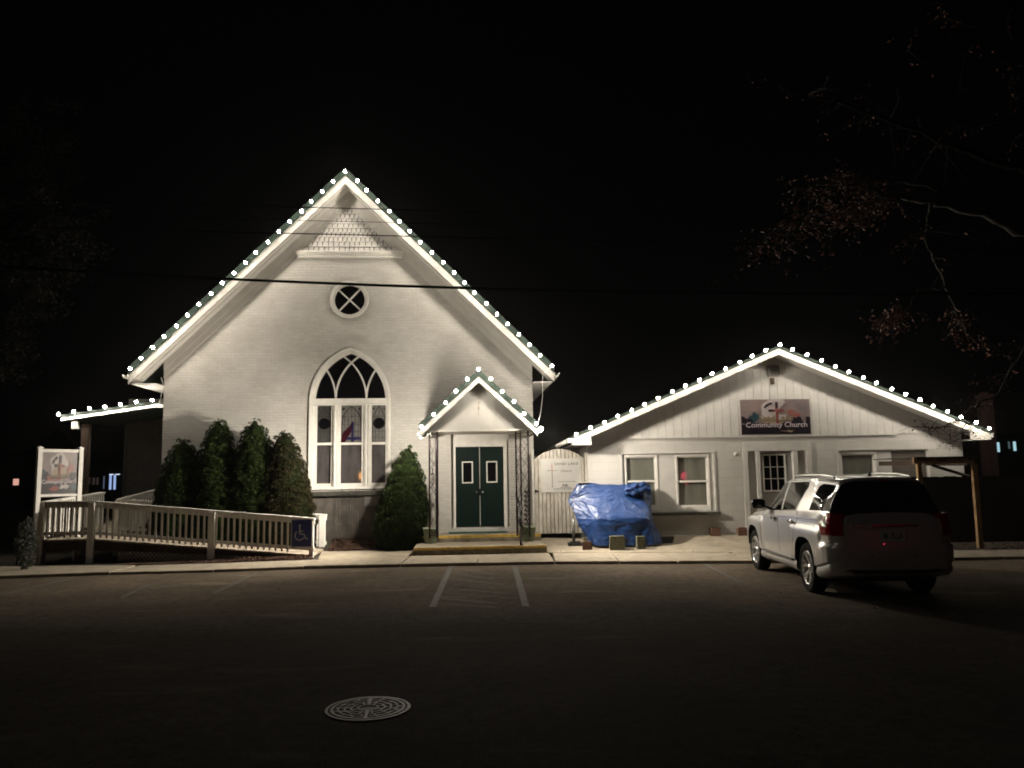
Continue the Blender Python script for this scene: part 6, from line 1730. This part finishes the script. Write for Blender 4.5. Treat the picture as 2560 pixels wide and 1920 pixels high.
        line('wheel_arch_trim', [(.62,.80),(.58,.90),(.48,.965),(.1,.985),(-.45,.975),(-.58,.93),(-.66,.82)], .010, s, 'seamlight', .002)
        for yh in (1.50, .56):
            x = side_x(yh, .985); mb = MB(); r = []
            prof = [(0,-.11),(.012,-.108),(.016,-.08),(.017,0),(.016,.08),(.012,.108),(0,.11)]
            for rr_, h in prof: r.append((rr_, h))
            vs = []; n_ = 10
            for rr_, h in r:
                for k in range(n_): a = 2*pi*k/n_; vs.append((s*(x+.030+rr_*1.1*cos(a)), yh+h*1.05, .985+rr_*1.9*sin(a)))
            mb.add(vs, [(i*n_+k, i*n_+(k+1)%n_, (i+1)*n_+(k+1)%n_, (i+1)*n_+k) for i in range(len(r)-1) for k in range(n_)], 0, True)
            mb.box(*sorted((s*(x-.01), s*(x+.024))), yh-.095, yh-.07, .975, .995); mb.box(*sorted((s*(x-.01), s*(x+.024))), yh+.07, yh+.095, .975, .995)
            obj('door_handle', mb, M['chrome'], car, fixn=True)
        # mirror
        mb = MB(); xm_ = side_x(2.12,1.10); vs = []; rings = [(-.085,.80),(-.075,.96),(-.03,1.0),(.03,.92),(.07,.65),(.085,.3)]; n_ = 20
        for dy, sc in rings:
            for k in range(n_):
                a = 2*pi*k/n_; ca_, sa_ = cos(a), sin(a); e = .55
                vs.append((s*(xm_+.20+.125*sc*math.copysign(abs(ca_)**e, ca_)), 2.12+dy, 1.20+.085*sc*math.copysign(abs(sa_)**e, sa_)))
        R_ = len(rings); mb.add(vs, [(i*n_+k, i*n_+(k+1)%n_, (i+1)*n_+(k+1)%n_, (i+1)*n_+k) for i in range(R_-1) for k in range(n_)]+[tuple(range(n_))[::-1], tuple(range((R_-1)*n_, R_*n_))], 0, True)
        for fi in range(n_*2): mb.m[fi] = 1
        mb.m[(R_-1)*n_] = 1
        mb.add([(s*(xm_-.02),2.10,1.10),(s*(xm_-.02),2.22,1.10),(s*(xm_+.14),2.17,1.15),(s*(xm_+.14),2.09,1.15),(s*(xm_-.02),2.10,1.145),(s*(xm_-.02),2.22,1.145),(s*(xm_+.14),2.17,1.18),(s*(xm_+.14),2.09,1.18)], [(0,1,2,3),(4,7,6,5),(0,3,7,4),(1,5,6,2),(2,6,7,3)], 1)
        obj('mirror', mb, [M['carpaint'], M['blackgloss']], car, fixn=True)
        # roof rail
        mb = MB(); mb.tube([(s*.565,-.45,1.635),(s*.565,-.38,1.655),(s*.575,0,1.678),(s*.58,.9,1.683),(s*.575,1.25,1.668),(s*.57,1.35,1.64)], .014, 8); obj('roof_rail', mb, M['steel'], car)
        patch('tail_light', [(-.70,.87),(-.66,1.0),(-.69,1.17),(-.90,1.165),(-.93,1.0),(-.945,.88)], .020, s, 'tail', th=.03)
        mb = MB(); mb.hexa([(s*.70,-.985,.875),(s*.86,-.915,.875),(s*.84,-.80,.875),(s*.70,-.88,.875)], [(s*.70,-.955,1.16),(s*.845,-.895,1.16),(s*.82,-.80,1.16),(s*.70,-.85,1.16)]); obj('tail_light', mb, M['tail'], car, fixn=True)
        shell('headlight', lambda c, s=s: c.x*s > .42 and .72 < c.z < .88 and c.y > 3.3, .005, 'headl')
    shell('rear_window', None, .004, 'carglassd', ring=lambda y, k: -.915 < y < -.735 and 24 <= k < m-24)
    shell('windshield', lambda c: 1.13 < c.z < 1.585 and abs(c.x) < .63 and c.y > 1.72, .004, 'carglass')
    shell('rear_bumper_trim', lambda c: c.z < .52 and abs(c.x) < .62 and c.y < -.93, .006, 'black')
    yr = -.985
    mb = MB(); mb.box(-.30,.34,yr-.014,yr+.03,.995,1.02); obj('tailgate_bar', mb, M['chrome'], car)
    mb = MB(); mb.box(-.17,.17,yr-.006,yr+.01,.785,.945); p = obj('licence_plate', mb, M['plate'], car)
    mb = MB(); text_mb(mb, '7LLA', -.03, .14, .825, .91, yr-.0075, bold=.01); text_mb(mb, '..', -.02, .02, .795, .802, yr-.0075); obj('plate_characters', mb, M['ink'], p)
    mb = MB(); mb.plate(arc((-.105,.865), .035, 0, 2*pi, 14)[:-1], (), yr-.0075, yr-.006); obj('plate_emblem', mb, M['platee'], p)
    mb = MB()
    for x in (-.58,-.50,-.46): mb.box(x, x+.012, yr-.004, yr+.01, .99, 1.02)
    obj('badge', mb, M['chrome'], car)
    for x in (-.62,-.30,.30,.62):
        mb = MB(); mb.lathe([(.0,.012),(.010,.008),(.012,0)], 10, 'Y', (x,yr-.0+.02,.60)); obj('parking_sensor', mb, M['black'], car)
    mb = MB(); mb.lathe([(.035,0),(.03,.02),(.012,.04),(.0,.045)], 14, 'Z', (0,-.35,1.66)); mb.tube([(0,-.35,1.69),(.01,-.41,1.86)], [.006,.003], 6); obj('antenna', mb, M['black'], car)
    mb = MB(); mb.tube([(-.05,-.80,1.53),(.20,-.835,1.42)], .008, 6) if False else mb.box(-.06,.06,-.80,-.77,1.595,1.615); obj('brake_light', mb, M['tail'], car)
    mb = MB(); mb.box(-.7,.7,-.4,3.3,.20,.26); obj('underbody', mb, M['black'], car)
    # wheels
    Rw = .355; first = None
    for yc in (0, WB):
        for s in (-1, 1):
            if first is None:
                mb = MB(); mb.lathe([(.0,-.02),(.23,-.02),(.235,-.09),(.235,.02)], 40, 'X', (0,0,0)); wheel = obj('wheel', mb, M['black'], car)
                mb = MB(); prof = [(.235,.10),(.24,-.085),(.262,-.105),(.31,-.115),(.335,-.108),(.349,-.085),(.355,-.06),(.355,.06),(.349,.085),(.33,.11),(.25,.11)]
                mb.lathe(prof, 64, 'X'); 
                for k in range(72):   # shoulder blocks
                    a = 2*pi*k/72; c_, s_ = cos(a), sin(a); t_ = Vector((0,-s_,c_))*.011; r0 = Vector((0,c_,s_))
                    q = [r0*.340+Vector((-.098,0,0)), r0*.3565+Vector((-.070,0,0)), r0*.3585+Vector((-.03,0,0)), r0*.345+Vector((-.03,0,0))]
                    mb.add([v-t_ for v in q]+[v+t_ for v in q], [(0,1,2,3),(7,6,5,4),(0,4,5,1),(1,5,6,2)])
                tyre = obj('tyre', mb, M['tyre'], wheel)
                mb = MB(); mb.lathe([(.236,-.06),(.240,-.100),(.236,-.106),(.226,-.103),(.222,-.08),(.218,-.03)], 64, 'X')
                mb.lathe([(.0,-.080),(.028,-.080),(.033,-.074),(.05,-.068),(.062,-.05),(.062,-.03)], 24, 'X')
                for k in range(6):
                    for e in (-1, 1):
                        a0 = 2*pi*k/6+radians(12); a1 = a0+e*radians(10.5); ai_ = a0+e*radians(7)
                        def pt(r, a, x): return Vector((x, r*cos(a), r*sin(a)))
                        w0, w1 = .011, .013
                        for (ra, aa, xa, rb_, ab, xb) in ((.045, a0+e*radians(9), -.066, .13, a0+e*radians(6.0), -.078),(.13, a0+e*radians(6.0), -.078,.228, a1, -.096)):
                            A_, B_ = pt(ra, aa, xa), pt(rb_, ab, xb); d = (B_-A_).normalized(); q = Vector((1,0,0)).cross(d).normalized()
                            bk_ = Vector((.022,0,0))
                            mb.hexa([A_-q*w0+bk_, B_-q*w1+bk_, B_+q*w1+bk_, A_+q*w0+bk_], [A_-q*w0, B_-q*w1, B_+q*w1, A_+q*w0])
                rim = obj('rim', mb, M['alloy'], wheel, fixn=True); first = wheel; kids = (tyre, rim)
            else:
                wheel = bpy.data.objects.new('wheel', first.data); COL.objects.link(wheel); wheel.parent = car
                for kk in kids: c = kk.copy(); COL.objects.link(c); c.parent = wheel
            wheel.location = (s*(TW-.0), yc, Rw); wheel.rotation_euler = (radians(23*yc), 0, 0 if s < 0 else pi)
suv()

# ================================================================ thin haze added for a glow round the lamps
def air():
    m = bpy.data.materials.new('added_haze'); m.use_nodes = True; N = m.node_tree.nodes; N.remove(N['Principled BSDF'])
    v = N.new('ShaderNodeVolumePrincipled'); v.inputs['Color'].default_value = (1,1,1,1); v.inputs['Density'].default_value = HAZE; v.inputs['Anisotropy'].default_value = .8
    m.node_tree.links.new(v.outputs[0], N['Material Output'].inputs['Volume'])
    mb = MB(); mb.box(-60, 60, -45, 75, -1.3, 22)
    single('haze', mb, m, 'thin haze added for glow round the lamps', 'haze', kind='stuff')
if HAZE: air()
